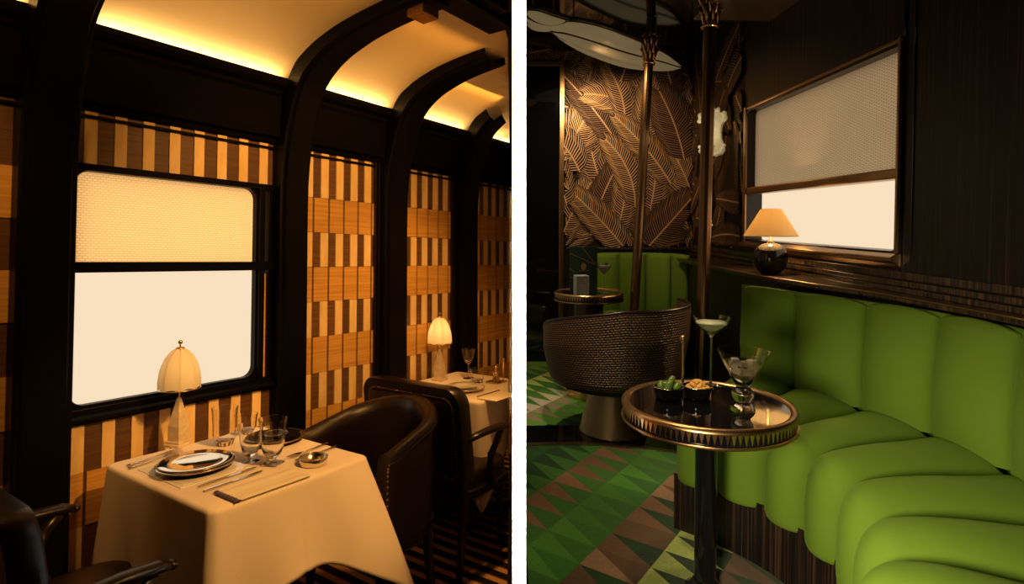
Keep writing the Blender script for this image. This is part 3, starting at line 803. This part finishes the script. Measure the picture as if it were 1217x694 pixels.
# ceiling, soffit
b=MB(); b.prism([(xl(.2),.2),(1.74,.2),(1.74,5.0),(xl(5.0),5.0)],1.42,1.48); struct(b.build('ceiling','ceilR'),RR)
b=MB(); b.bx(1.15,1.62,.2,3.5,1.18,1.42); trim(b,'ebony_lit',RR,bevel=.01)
# walls
def palm(b,rd,org,ang,L,wmax,mi,plane,lay,clipf):
    """a palm frond on the wallpaper: dark leaf silhouette, spine and thin leaflets as low relief"""
    bend=rd.uniform(-.9,.9); pts=[]; p=Vector(org); a=ang; n=int(L/.020)
    for i in range(n+1):
        pts.append(p.copy()); p=p+Vector((cos(a),sin(a)))*L/n; a+=bend/n
    off=[.0006+lay*.00035]
    def strip(a_,c_,w,m=mi,k2=.5,o=.0002):
        t=(c_-a_)
        if t.length<1e-5 or not (clipf(a_) and clipf(c_)): return
        nn=Vector((-t[1],t[0])).normalized()*w/2
        b.add([plane(q[0],q[1],off[0]+o) for q in (a_-nn,a_+nn,c_+nn*k2,c_-nn*k2)],[(0,1,2,3)],m)
    ll=lambda f: wmax*sin(pi*min(1,f*.80+.15))**.7
    for i in range(1,n):
        f=i/n; t=(pts[i]-pts[i-1]).normalized(); t0=math.atan2(t[1],t[0])
        for s_ in (-1,1):
            l_=ll(f)*rd.uniform(.93,1.05); base=pts[i]; an=t0+s_*(radians(72)-f*.6); an2=an-s_*.45
            m_=base+Vector((cos(an),sin(an)))*l_*.5; e=m_+Vector((cos(an2),sin(an2)))*l_*.5
            strip(base,m_,.026,0,1,0); strip(m_,e,.026,0,.5,0)
            w=rd.uniform(.005,.009)
            strip(base,m_,w,mi,.9); strip(m_,e,w*.9,mi,.4)
    for i in range(n): strip(pts[i],pts[i+1],.011,1,1,.0003)
rd=random.Random(21)
b=MB(); b.bx(xl(5.0)-.0,1.62,4.9,5.0,ZR,1.42,0)
clipB=lambda p: .54<p[0]<1.615 and -.225<p[1]<1.415
PB=lambda x,z,o:(x,4.8995-o,z)
for k in range(84):
    palm(b,rd,(rd.uniform(.4,1.7),rd.uniform(-.8,1.2)),rd.choice([rd.uniform(.7,2.5),rd.uniform(.9,2.2),rd.uniform(-.5,3.6)]),rd.uniform(.45,.85),rd.uniform(.14,.27),rd.choice([1,1,2]),PB,k,clipB)
clipB2=lambda p: .16<p[0]<.56 and 1.31<p[1]<1.415
for k in range(8): palm(b,rd,(rd.uniform(.1,.5),rd.uniform(1.1,1.4)),rd.uniform(0,3),.5,.15,1,PB,k,clipB2)
struct(b.build('wall_back',['wallbase','palm1','palm2']),RR)
# window wall
WR=1.62
b=MB()
b.bx(WR,WR+.12,.2,2.335,ZR,1.42,0); b.bx(WR,WR+.12,3.835,5.0,ZR,1.42,0); b.bx(WR,WR+.12,2.335,3.835,.715,1.42,0); b.bx(WR,WR+.12,2.335,3.835,ZR,-.135,0)
clipW=lambda p:(3.87<p[0]<4.89 and -.2<p[1]<1.41)
struct(b.build('wall_right','ebony'),RR)
b=MB(); b.bx(WR-.0008,WR,3.87,4.9,-.2,1.41,0)
PW=lambda y,z,o:(WR-.0010-o,y,z)
for k in range(60):
    palm(b,rd,(rd.uniform(3.4,5.1),rd.uniform(-.3,1.3)),rd.uniform(0,2*pi),rd.uniform(.35,.7),rd.uniform(.10,.2),2,PW,k,clipW)
trim(b,['wallbase','palm1','palm2'],RR)
# window
wo=MB(); wo.bx(WR+.10,WR+.11,2.33,3.84,-.14,.20); w2=struct(wo.build('window_2','paneR'),RR)
b=MB(); b.bx(WR+.10,WR+.11,2.33,3.84,.20,.72); b.build('upper_pane','paneR2',w2)
b=MB()
ring_frame(b,rrect(2.332,3.838,-.142,.722,.004),rrect(2.352,3.80,-.125,.700,.03),WR-.012,WR+.095)
b.build('window_frame','darkwood',w2,bevel=.003)
b=MB(); b.bx(WR-.02,WR-.006,3.80,3.84,-.16,.735); b.bx(WR-.02,WR-.006,2.335,2.350,-.16,.735); b.bx(WR-.016,WR-.004,2.33,3.84,.715,.73); b.build('frame_edge','brassdark',w2,bevel=.003,label='brass outer edge')
b=MB(); b.bx(WR-.014,WR+.06,2.35,3.80,.168,.212); b.build('meeting_rail','brassdark',w2,bevel=.008)
b=MB(); b.prism([(WR+.05,-.125),(WR-.02,-.135),(WR-.045,-.15),(WR-.045,-.165),(WR-.02,-.175),(WR,-.2),(WR+.05,-.2)],2.33,3.84,axis='y'); b.build('window_sill','brassdark',w2,bevel=.003)
b=MB(); b.grid(lambda u,v:(WR+.045,lerp(3.80,2.35,u),lerp(.19,.71,v)),1,1); solo(b.build('roller_blind','blindR'),RR,(0,0,0),0,'beige scalloped net blind over the upper part of the lounge window','blind')
# ledge & mouldings
led=[(1.62,1.0),(1.56,1.0),(1.555,2.0),(1.53,2.35),(1.46,2.65),(1.40,2.95),(1.375,3.4),(1.375,4.5),(1.62,4.5)]
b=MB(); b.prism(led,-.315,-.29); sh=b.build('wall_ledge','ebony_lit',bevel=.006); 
solo(sh,RR,(0,0,0),0,'dark polished wooden ledge under the lounge window behind the sofa','ledge')
b=MB(); b.tube([(p[0]-.001,p[1],-.2935) for p in led[1:-1]],.004,8); b.build('edge_trim','brassdark',sh,smooth=True)
b=MB(); b.prism([(1.62,2.9),(1.47,2.95),(1.44,3.4),(1.44,4.45),(1.62,4.45)],ZR,-.315); trim(b,'ebony',RR)
b=MB()
for z0,z1,d in ((-.29,-.268,.012),(-.262,-.24,.02),(-.235,-.205,.012)): b.bx(WR-d,WR,.8,4.88,z0,z1)
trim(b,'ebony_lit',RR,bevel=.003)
b=MB(); b.bx(.56,1.62,4.86,4.9,-.245,-.225); b.bx(.56,1.62,4.875,4.9,ZR,-.245); trim(b,'ebony',RR,bevel=.004)
b=MB(); b.bx(WR-.006,WR,2.325,2.333,-.3,1.17); b.bx(WR-.004,WR,2.27,2.275,-.9,1.17); trim(b,'gloss_black',RR)
# door on the left of the back wall
b=MB(); b.bx(xl(4.9),.50,4.885,4.897,ZR,1.27); d=struct(b.build('door_1','gloss_black'),RR)
b=MB(); b.bx(.50,.535,4.86,4.9,ZR,1.30); b.bx(xl(4.9),.535,4.86,4.9,1.265,1.30); b.build('door_frame','brassdark',d,bevel=.006)
# ---- lamp on the ledge
t=thing('table_lamp',RR,(1.475,3.16,-.29),0,'black ball lamp with cream conical shade on the lounge window ledge','lamp')
b=MB(); b.lathe([(0,0),(.035,0),(.05,.006),(.078,.035),(.09,.075),(.088,.11),(.072,.145),(.045,.163),(.02,.168),(.016,.172),(0,.172)],seg=40); b.build('lamp_base','blackglaze',t,smooth=True)
b=MB(); b.lathe([(0,.17),(.016,.17),(.016,.178),(.007,.182),(.007,.26),(0,.26)],seg=16); b.build('stem','brass',t,smooth=True)
b=MB(); b.lathe([(.139,.205),(.135,.212),(.053,.35),(.050,.352)],seg=48); b.build('lamp_shade','shadeR',t,smooth=True,solid=.0015)
light('lamp_bulb','POINT',RR@T((1.475,3.16,-.02)),11,(1,.62,.28),shadow_soft_size=.02)

# ---- banquettes
def banquette(F,B,n,zb,zt,zs,ztop,label,thick=.10,name='banquette_sofa',nose=.035,z0=ZR):
    org=Vector((cr(F,n/2)[0],cr(F,n/2)[1]))
    t=thing(name,RR,(org[0],org[1],z0),0,label,'sofa','green velvet banquettes')
    def P2(Q,u): p=cr(Q,u); return Vector((p[0]-org[0],p[1]-org[1]))
    bul=lambda s: (max(0,1-abs(2*s-1)**2.0))**.5
    for i in range(n):
        b=MB()
        def fn(s,v):
            s=.5-.5*cos(pi*s); u=i+s; f=P2(F,u); k=P2(B,u); d=(f-k).normalized(); e=bul(s)
            L=(f-k).length
            prof=[(-.03,zb,1,0),(.0,zb+.01,1,0),(.004,lerp(zb,zs,.45),1,.0),(-.008,lerp(zb,zs,.78),1,.5),(-.05,zs-.008,.7,.9),(-.13,zs+.008,.2,1),(-.30*L/.65,zs+.006,0,1),(-L*.72,zs-.006,0,1),(-L,zs-.025,0,.6),(-L-.03,zs-.05,0,.2)]
            q=cr(prof,v*9)
            amp=.085*(e-1)
            off=q[0]+amp*q[2]; z=q[1]+amp*.95*q[3]
            if v>.999: pass
            p=f+d*off
            return (p[0],p[1],z-z0)
        b.grid(fn,14,45)
        b.build('seat_channel','velvet',t,smooth=True)
        b=MB()
        def fb(s,v):
            s=.5-.5*cos(pi*s); u=i+s; f=P2(F,u); k=P2(B,u); d=(f-k).normalized(); e=bul(s)
            H=ztop-zs
            prof=[(.0,zs-.05,.8),(.012,zs+.03,1),(.012,zs+H*.3,1),(.0,zs+H*.6,1),(-.015,zs+H*.86,1),(-.03,ztop-.02,.8),(-.055,ztop,.3),(-.085,ztop-.015,0),(-thick,ztop-.05,-.2),(-thick,zs-.1,0)]
            q=cr(prof,v*9); amp=.08*(e-1)
            p=k+d*(q[0]+amp*q[2]); z=q[1]+(amp*.5 if .5<v<.85 else 0)
            zz=q[1]+amp*.45*max(0,1-abs(v*9-6)/1.6)
            return (p[0],p[1],zz-z0)
        b.grid(fb,14,45)
        b.build('back_channel','velvet',t,smooth=True)
    # plinth
    b=MB()
    def fp(u,v):
        f=P2(F,u*n); k=P2(B,u*n); d=(f-k).normalized(); p=f-d*(.035+.0*v); return (p[0],p[1],lerp(z0+.001,zb+.02,v)-z0)
    b.grid(fp,40,1)
    def fe(uu):
        f=P2(F,uu); k=P2(B,uu); d=(f-k).normalized()
        a=f-d*.09; c=k-d*thick*.9
        b.add([(a[0],a[1],.001),(c[0],c[1],.001),(c[0],c[1],zs-.06-z0),(a[0],a[1],zs-.06-z0)],[(0,1,2,3)])
    fe(0.02); fe(n-.02)
    b.build('plinth','ebony',t,smooth=False)
    return t
F1=[(.65,2.18),(.76,2.07),(.86,1.93),(.912,1.77),(.92,1.60),(.87,1.42),(.79,1.26),(.68,1.12)]
B1=[(1.19,2.90),(1.31,2.60),(1.42,2.29),(1.49,2.01),(1.495,1.71),(1.42,1.40),(1.24,1.12),(1.0,.92)]
banquette(F1,B1,7,-.985,-.72,-.705,-.320,'large curved channelled sofa in bright green velvet around the round cocktail table')
F2=[(.98,4.06),(1.02,4.16),(1.12,4.20),(1.22,4.16),(1.28,4.06)]
F2=[(.83,4.14),(.90,4.22),(1.02,4.26),(1.15,4.22),(1.22,4.12),(1.24,4.0)]
B2=[(.68,4.48),(.79,4.66),(.99,4.74),(1.20,4.72),(1.36,4.60),(1.42,4.38)]
banquette(F2,B2,5,-.985,-.72,-.70,-.262,'small far green velvet booth below the palm wallpaper',thick=.09)

# ---- round tables
def round_table(loc,R,h,label,group,colr,ped=False,teeth=True):
    t=thing('cocktail_table',RR,loc,0,label,'table',group)
    b=MB(); b.lathe([(0,h-.02),(R-.02,h-.02),(R-.02,h-.004),(0,h-.004)],seg=72); b.build('tabletop','gloss_black',t)
    b=MB(); b.lathe([(R-.026,h-.012),(R-.026,h-.003),(R-.019,h+.002),(R-.008,h+.002),(R-.001,h-.004),(R,h-.010),(R-.004,h-.013)],seg=72)
    b.lathe([(R-.006,h-.047),(R-.001,h-.047),(R,h-.051),(R-.001,h-.055),(R-.02,h-.055)],seg=72); b.build('rim','brassdark' if not ped else 'brass',t,smooth=True,auto=50)
    b=MB(); b.lathe([(R-.010,h-.012),(R-.010,h-.05)],seg=72); b.lathe([(0,h-.052),(R-.01,h-.052)],seg=72); b.build('apron','gloss_black',t,smooth=True,auto=50)
    b=MB(); n=96 if R>.25 else 80
    for k in range(n):
        a=2*pi*k/n; da=2*pi/n*.40; r=R-.006
        b.add([(r*cos(a-da),r*sin(a-da),h-.014),(r*cos(a+da),r*sin(a+da),h-.014),((r)*cos(a),(r)*sin(a),h-.045),((r-.004)*cos(a-da),(r-.004)*sin(a-da),h-.014),((r-.004)*cos(a+da),(r-.004)*sin(a+da),h-.014),((r-.004)*cos(a),(r-.004)*sin(a),h-.045)],[(0,1,2),(3,5,4),(0,3,4,1),(1,4,5,2),(2,5,3,0)])
    b.build('triangle_gallery','brass',t,label='row of small brass triangles')
    if ped:
        b=MB(); b.lathe([(0,h-.052),(.10,h-.052),(.10,.06),(0,.06)],seg=32); b.build('pedestal','ebony_lit',t,smooth=True,auto=50)
        b=MB(); b.lathe([(0,0),(.15,0),(.15,.035),(.13,.05),(0,.06)],seg=40); b.build('base','brass',t,smooth=True,auto=50)
    else:
        b=MB(); b.lathe([(0,h-.052),(.05,h-.052),(.034,h-.075),(.034,.03),(0,.03)],seg=32); b.build('column','gloss_black',t,smooth=True,auto=50)
        b=MB(); b.lathe([(0,0),(.062,0),(.062,.006),(.05,.014),(.036,.034),(0,.034)],seg=48); b.build('base','gloss_black',t,smooth=True,auto=50)
    return t
H1=.605
round_table((.66,1.835,ZR),.267,H1,'round black glass cocktail table with bronze rim beside the big green sofa','round cocktail tables',0)
H2=.70
round_table((.61,3.95,ZR),.237,H2,'smaller far round table with brass rim behind the woven chair','round cocktail tables',0,ped=True)
TR=ZR+H1-.0035
# ---- drinks
t=thing('coupe_glass',RR,(.745,2.035,TR),0,'tall stemmed coupe glass holding a pale cocktail','glass')
b=MB(); b.lathe([(0,0),(.048,0),(.048,.0015),(.012,.004),(.0035,.012),(.003,.168),(.008,.178),(.030,.196),(.050,.212),(.062,.236),(.064,.242),(.0627,.242),(.0605,.236),(.049,.2135),(.029,.1985),(.006,.182),(0,.181)],seg=48); b.build('glass_body','glass',t,smooth=True,auto=42)
b=MB(); b.lathe([(0,.1815),(.006,.1823),(.0285,.1990),(.0485,.2140),(.055,.2225),(0,.2225)],seg=40); b.build('drink','foam',t,smooth=True)
t=thing('martini_glass',RR,(.745,1.765,TR),0,'wide flared glass with thick stepped foot, ice and an olive','glass')
b=MB(); b.lathe([(0,0),(.036,0),(.037,.004),(.033,.012),(.024,.022),(.024,.03),(.031,.04),(.033,.052),(.029,.062),(.020,.070),(.020,.076),(.034,.100),(.058,.145),(.076,.182),(.0745,.182),(.056,.145),(.032,.102),(.015,.080),(0,.078)],seg=48); b.build('glass_body','glass',t,smooth=True,auto=42)
b=MB(); b.lathe([(0,.0785),(.0145,.0808),(.0315,.1028),(.0535,.144),(.056,.148),(0,.148)],seg=40); b.build('drink','clearliquid',t,smooth=True)
b=MB()
for k,(x,y,z,s_) in enumerate(((.012,.012,.125,.026),(-.016,-.004,.128,.024),(.020,-.016,.146,.024),(-.02,.012,.146,.022))): b.box((x,y,z),(s_,s_,s_),rz=k)
b.build('ice','ice',t,bevel=.003)
b=MB(); b.sphere((.006,-.004,.100),.010,sc=(1,1,1.2)); o=b.build('olive','olive',t,smooth=True)
# snack caddy
def bowl(loc,label):
    t=thing('snack_cup',RR,loc,0,label,'bowl','metal snack cups on the round table')
    b=MB(); b.lathe([(0,0),(.036,0),(.041,.004),(.046,.030),(.047,.040),(.0455,.040),(.044,.030),(.039,.006),(0,.004)],seg=40); b.build('cup','gloss_black',t,smooth=True,auto=50)
    b=MB(); b.tube([(.0465*cos(a/40*2*pi),.0465*sin(a/40*2*pi),.040) for a in range(40)],.0014,6,closed=True); b.build('rim','silver',t,smooth=True)
    return t
bo=(.552,1.885,TR+.0005); bn=(.648,1.890,TR+.0005)
bowl(bo,'dark metal snack cup filled with green olives'); bowl(bn,'dark metal snack cup filled with golden nuts')
t=thing('caddy_handle',RR,(.630,1.985,TR),0,'slim upright metal handle with a ball top behind the snack cups','handle')
b=MB(); b.lathe([(0,0),(.028,0),(.028,.003),(.005,.006),(.0045,.165),(0,.165)],seg=20); b.build('rod','brassdark',t,smooth=True,auto=50)
b=MB(); b.sphere((0,0,.175),.0125); b.lathe([(.006,.160),(.008,.162),(.006,.164)],seg=12); b.build('ball','brassdark',t,smooth=True)
og=[(-.024,.004,.044,.3,.6),(-.002,-.010,.048,1.0,.8),(.012,.012,.055,.9,.9),(.026,-.008,.044,.7,.4),(-.012,.02,.042,2.1,.3)]
b=MB(); b.sphere((0,0,0),.012,sc=(1.0,1.9,1.0)); olv=b.build('olive','olive',smooth=True)
olabs=['green olive at the left side of the olive cup','green olive at the front of the olive cup','long olive leaning up above the others in its cup','green olive at the right side of its cup','green olive at the back of its cup']
for k,(x,y,z,a,e) in enumerate(og):
    o=olv if k==0 else olv.copy()
    if k: C.objects.link(o)
    o.matrix_world=RR@T((bo[0]+x,bo[1]+y,bo[2]+z-.004))@Matrix.Rotation(-a,4,'Z')@Matrix.Rotation(e,4,'X')
    o['label']=olabs[k]; o['category']='olive'; o['group']='olives in the snack cup'
b=MB(); b.sphere((0,0,0),.0075,seg=12,rings=8,sc=(1,1.7,.9)); nut=b.build('nut','nut',smooth=True)
rn=random.Random(3)
for k in range(22):
    o=nut if k==0 else nut.copy()
    if k: C.objects.link(o)
    lay=0 if k<12 else (1 if k<19 else 2)
    if lay==0: a=k/12*2*pi; r=.030; z=.034
    elif lay==1: a=k/7*2*pi+.3; r=.018; z=.044
    else: a=k*2.1; r=.007; z=.053
    o.matrix_world=RR@T((bn[0]+r*cos(a),bn[1]+r*sin(a),bn[2]+z))@Matrix.Rotation(rn.uniform(0,6),4,'Z')@Matrix.Rotation(rn.uniform(-.5,.5),4,'X')
    o['label']='golden toasted nut in the snack cup on the round table'; o['category']='nut'; o['group']='nuts in the snack cup'
t=thing('paper_napkin',RR,(.675,2.03,TR),.2,'small pale paper coaster lying behind the snack cups','napkin')
b=MB(); b.lathe([(0,0),(.045,0),(.046,.002),(0,.003)],seg=30); b.build('paper','linen2',t)
# ---- far table objects
TF=ZR+H2-.0035
t=thing('menu_card',RR,(.565,3.90,TF),.0,'upright dark green card with thin gold lines and crest on the far table','menu')
b=MB(); b.box((0,0,.155),(.185,.012,.31)); b.build('card','menu',t,bevel=.001)
b=MB()
def ln(x0,z0,x1,z1,w=.004):
    a=Vector((x0,z0));c=Vector((x1,z1)); n_=Vector((-(c-a)[1],(c-a)[0])).normalized()*w/2
    b.prism([tuple(a-n_),tuple(a+n_),tuple(c+n_),tuple(c-n_)],-.0072,-.006,axis='y')
ln(-.09,.265,.08,.19); ln(-.01,.309,.08,.19); ln(-.092,.17,-.06,.135); ln(-.092,.11,-.06,.095); ln(-.03,.149,.035,.149,.004)
b.prism([(.0+.018*cos(a/20*2*pi),.178+.024*sin(a/20*2*pi)) for a in range(20)],-.0072,-.006,axis='y')
ln(-.006,.15,-.006,.16,.003); ln(.006,.15,.006,.16,.003)
b.build('gold_print','ink',t,label='gold lines and oval crest')
t=thing('candle_holder',RR,(.535,3.79,TF),.1,'square textured cut glass holder in front of the green card','candle holder')
b=MB(); b.box((0,0,.065),(.085,.085,.13)); b.build('glass_block','frost',t,bevel=.004)
t=thing('coupe_glass',RR,(.70,3.88,TF),0,'small coupe glass with pink drink on the far table','glass')
b=MB(); b.lathe([(0,0),(.04,0),(.04,.003),(.006,.008),(.003,.015),(.003,.125),(.02,.142),(.042,.17),(.05,.20),(.0485,.20),(.04,.171),(.018,.145),(0,.132)],seg=36); b.build('glass_body','glass',t,smooth=True,auto=42)
b=MB(); b.lathe([(0,.133),(.017,.1455),(.038,.171),(.044,.185),(0,.185)],seg=30); b.build('drink','frost',t,smooth=True)
b=MB(); b.sphere((.01,-.02,.20),.010); b.build('garnish','olive',t,smooth=True)
# ---- woven barrel chair
t=thing('barrel_chair',RR,(.65,3.28,ZR),0,'woven cane barrel chair on a conical bronze base','chair')
b=MB()
def bz(a): # rim height by angle, highest at +x
    k=min(1,max(0,(a+radians(188))/radians(95))); return .562+.160*k**.62
A0,A1=radians(-200),radians(14)
def bf(u,v):
    a=lerp(A0,A1,u); top=bz(a); z=lerp(.285,top,v)
    r=.335+.045*min(1,v*1.6)**.8+ .008*v*(1+cos(a)); 
    if v<.12: r-= .04*(1-v/.12)**2
    return (r*cos(a)*1.02,r*sin(a),z)
b.grid(bf,90,40); b.build('shell','weave',t,smooth=True,solid=.022)
b=MB(); b.tube([bf(k/90,1) for k in range(91)],.0125,10); b.build('top_rail','leather2',t,smooth=True)
b=MB(); b.lathe([(0,.27),(.30,.27),(.345,.29),(.345,.40),(.32,.42),(.2,.428),(0,.43)],seg=48); b.build('seat_cushion','leather',t,smooth=True)
b=MB(); b.lathe([(.0,.27),(.24,.27),(.13,.25),(.125,.235),(0,.235)],seg=48); b.build('swivel','gloss_black',t,smooth=True,auto=50)
b=MB(); b.lathe([(0,0),(.192,0),(.194,.006),(.19,.012),(.135,.235),(0,.237)],seg=64); b.build('base','coneb',t,smooth=True,auto=50)

# ---- poles with capitals
def pole(foot,top,r,label,ch=.2,capz=None,bright='brassdark'):
    f=Vector(foot); tp=Vector(top)
    t=thing('brass_pole',RR,foot,0,label,'pole','fluted brass poles')
    d=tp-f; H=d.length; q=d.to_track_quat('Z','Y').to_matrix().to_4x4()
    b=MB(); n=10
    def fn(u,v):
        a=u*2*pi; rr=r*(1+.06*abs(cos(a*n/2))); return (rr*cos(a),rr*sin(a),v*H)
    b.grid(fn,60,1,cu=True,mtx=q); b.build('shaft','shaft',t,smooth=True)
    zc=capz
    b=MB(); b.lathe([(r,zc-.03),(r*1.5,zc-.028),(r*1.55,zc-.02),(r*1.15,zc-.012),(r*1.15,zc)],seg=24,mtx=q)
    for ring,(rr,zz,L_) in enumerate(((1.15,0,.10),(1.3,.045,.10),(1.5,.09,.09))):
        for k in range(8):
            a=2*pi*(k+.5*ring)/8
            pts=[(r*rr*cos(a),r*rr*sin(a),zc+zz),(r*rr*1.25*cos(a),r*rr*1.25*sin(a),zc+zz+L_*.5),(r*rr*1.7*cos(a),r*rr*1.7*sin(a),zc+zz+L_*.85),(r*rr*1.75*cos(a),r*rr*1.75*sin(a),zc+zz+L_*.7)]
            b.tube(pts,[.007,.010,.008,.004],6,mtx=q)
    for k in range(12):
        a=2*pi*k/12; b.sphere((r*1.9*cos(a),r*1.9*sin(a),zc+.16+.01*(k%2)),.010,seg=8,rings=6,mtx=q)
    b.build('capital','brass',t,smooth=True)
    return t
pole((1.14,3.28,ZR),(1.175,3.28,1.18),.033,'near brass pole in front of the wall sconce, reaching the soffit',capz=2.275)
pole((.895,3.98,ZR),(1.065,4.13,1.412),.030,'far brass pole leaning before the palm wallpaper',capz=2.30)

# ---- leaf shaped ceiling lights
def leaf(outl,outr,z,label,loc):
    t=thing('ceiling_light',RR,loc,0,label,'ceiling light','leaf shaped ceiling lights')
    lx,ly,_=loc; n=20
    def L(u): p=cr(outl,u*(len(outl)-1)); return Vector((p[0]-lx,p[1]-ly))
    def R(u): p=cr(outr,u*(len(outr)-1)); return Vector((p[0]-lx,p[1]-ly))
    hz=z-loc[2]
    for k in range(3):
        b=MB()
        def fn(u,v):
            a=L(u);c=R(u); f=(k+v)/3; p=a.lerp(c,f); e=sin(pi*min(1,max(0,u)))**.6
            base=-.05*sin(pi*f)*e; bulge=-.035*sin(pi*v)*e
            return (p[0],p[1],hz+base+bulge)
        b.grid(fn,30,8); b.build('pleat','petal',t,smooth=True,solid=.004)
    b=MB()
    pts=[(*L(u/30),hz) for u in range(31)]+[(*R(1-u/30),hz) for u in range(31)]
    b.tube(pts,.018,8,closed=True)
    for f in (1/3,2/3):
        b.tube([(*L(u/30).lerp(R(u/30),f),hz-.05*sin(pi*f)*sin(pi*min(1,u/30))**.6-.004) for u in range(31)],.011,6)
    b.build('rim','ebony_lit',t,smooth=True)
    b=MB()
    for u in (.25,.75):
        p=(L(u)+R(u))/2; b.tube([(p[0],p[1],hz),(p[0],p[1],.0)],.006,8)
    b.build('hanger','brassdark',t)
leaf([(.34,3.90),(.50,4.17),(.70,4.43),(1.04,4.76),(1.36,4.85),(1.50,4.80)],[(.34,3.88),(.42,3.70),(.62,3.77),(.86,3.98),(1.22,4.36),(1.51,4.79)],1.25,'long pale leaf shaped ceiling light above the far booth',(.9,4.3,1.42))
leaf([(.165,3.76),(.22,3.78),(.30,3.77),(.42,3.70)],[(.165,3.50),(.24,3.52),(.33,3.60),(.43,3.68)],1.25,'end of a pale leaf shaped ceiling light beside the partition',(.28,3.65,1.42))
# ---- sconce
t=thing('wall_sconce',RR,(1.505,4.12,.615),-.55,'ornate glowing cast glass wall sconce behind the near pole','wall lamp')
b=MB()
out=[(-.075,-.13),(-.06,-.155),(-.03,-.165),(.03,-.165),(.06,-.155),(.075,-.13),(.07,-.09),(.055,-.05),(.052,.0),(.058,.05),(.085,.09),(.08,.12),(.05,.13),(.03,.155),(0,.165),(-.03,.155),(-.05,.13),(-.08,.12),(-.085,.09),(-.058,.05),(-.052,0),(-.055,-.05),(-.07,-.09)]
sc=1.15
b.prism([(p[0]*sc,p[1]*1.0) for p in out],-.045,-.0,axis='y'); b.build('glass_plate','sconceg',t,bevel=.006)
b=MB()
for (x,z,r) in ((-.12,.12,.03),(.12,.12,.03),(-.13,.08,.025),(.13,.08,.025),(-.11,-.13,.028),(.11,-.13,.028),(-.125,-.10,.02),(.125,-.10,.02),(-.06,.15,.025),(.06,.15,.025),(0,.165,.03),(-.05,-.16,.022),(.05,-.16,.022),(0,-.10,.035)):
    b.sphere((x*.66,-.045,z),r*.62,seg=12,rings=8,sc=(1,.6,1))
b.build('scroll','sconceg',t,smooth=True)
b=MB(); b.tube([(0,-.02,0),(.03,.04,0),(.055,.115,0)],.012,8); b.build('bracket','brassdark',t,smooth=True)
t=thing('wall_rosette',RR,(WR-.001,4.41,-.04),-pi/2,'small gold ornament on the wall below the sconce','ornament')
b=MB()
for k in range(6): b.sphere((.022*cos(k),-.012,.03*sin(k*1.3)),.02,seg=10,rings=6)
b.build('rosette','brass',t,smooth=True)
light('sconce_glow','POINT',RR@T((1.38,4.0,.62)),.5,(1,.75,.42),shadow_soft_size=.05)
# ---- lounge lights
light('sofa_downlight','SPOT',aim(RR,(.12,1.9,1.02),(1.08,1.76,-.78)),40,(1,.76,.42),spot_size=radians(56),spot_blend=1,shadow_soft_size=.08)
light('table_spot','SPOT',aim(RR,(.75,2.6,1.15),(.72,2.0,-.6)),45,(1,.72,.42),spot_size=radians(50),spot_blend=.6,shadow_soft_size=.05)
light('sofa_key','SPOT',aim(RR,(-.10,.42,-.32),(1.06,1.60,-.90)),165,(1,.79,.47),spot_size=radians(56),spot_blend=.9,shadow_soft_size=.14)  # unseen spot added low at the left to light the sofa
light('chair_spot','SPOT',aim(RR,(.22,2.5,1.1),(.60,3.1,-.75)),95,(1,.72,.42),spot_size=radians(42),spot_blend=.6,shadow_soft_size=.05)
light('wallpaper_spot','SPOT',aim(RR,(.7,3.9,1.15),(.85,4.9,.2)),48,(1,.66,.34),spot_size=radians(110),spot_blend=.8,shadow_soft_size=.05)
light('booth_spot','SPOT',aim(RR,(.95,3.6,.95),(1.12,4.5,-.5)),12,(1,.82,.5),spot_size=radians(50),spot_blend=.7,shadow_soft_size=.05)
light('carpet_spot','SPOT',aim(RR,(.35,1.9,1.1),(.45,2.4,-1.18)),30,(1,.82,.5),spot_size=radians(40),spot_blend=.7,shadow_soft_size=.05)
light('far_carpet_spot','SPOT',aim(RR,(.3,3.7,1.1),(.25,3.7,-1.18)),60,(1,.82,.5),spot_size=radians(40),spot_blend=.7,shadow_soft_size=.05)

# ================================================================== camera, world
sc_=bpy.context.scene
cam=bpy.data.cameras.new('camera'); cam.sensor_width=36; cam.lens=700/1217*36; cam.shift_y=-(347-286)/1217; cam.shift_x=0; cam.clip_start=.02
co=bpy.data.objects.new('camera',cam); C.objects.link(co); co.matrix_world=T((0,0,EYE))@Matrix.Rotation(pi/2,4,'X'); sc_.camera=co
w=bpy.data.worlds.new('world'); w.use_nodes=True; sc_.world=w
w.node_tree.nodes['Background'].inputs[0].default_value=(.25,.12,.05,1); w.node_tree.nodes['Background'].inputs[1].default_value=.03
sc_.view_settings.view_transform='Standard'; sc_.view_settings.look='None'; sc_.view_settings.gamma=1; sc_.view_settings.use_curve_mapping=False
sc_.view_settings.exposure=0
sc_.cycles.use_denoising=True
sc_.cycles.sample_clamp_indirect=4
sc_.cycles.caustics_reflective=False
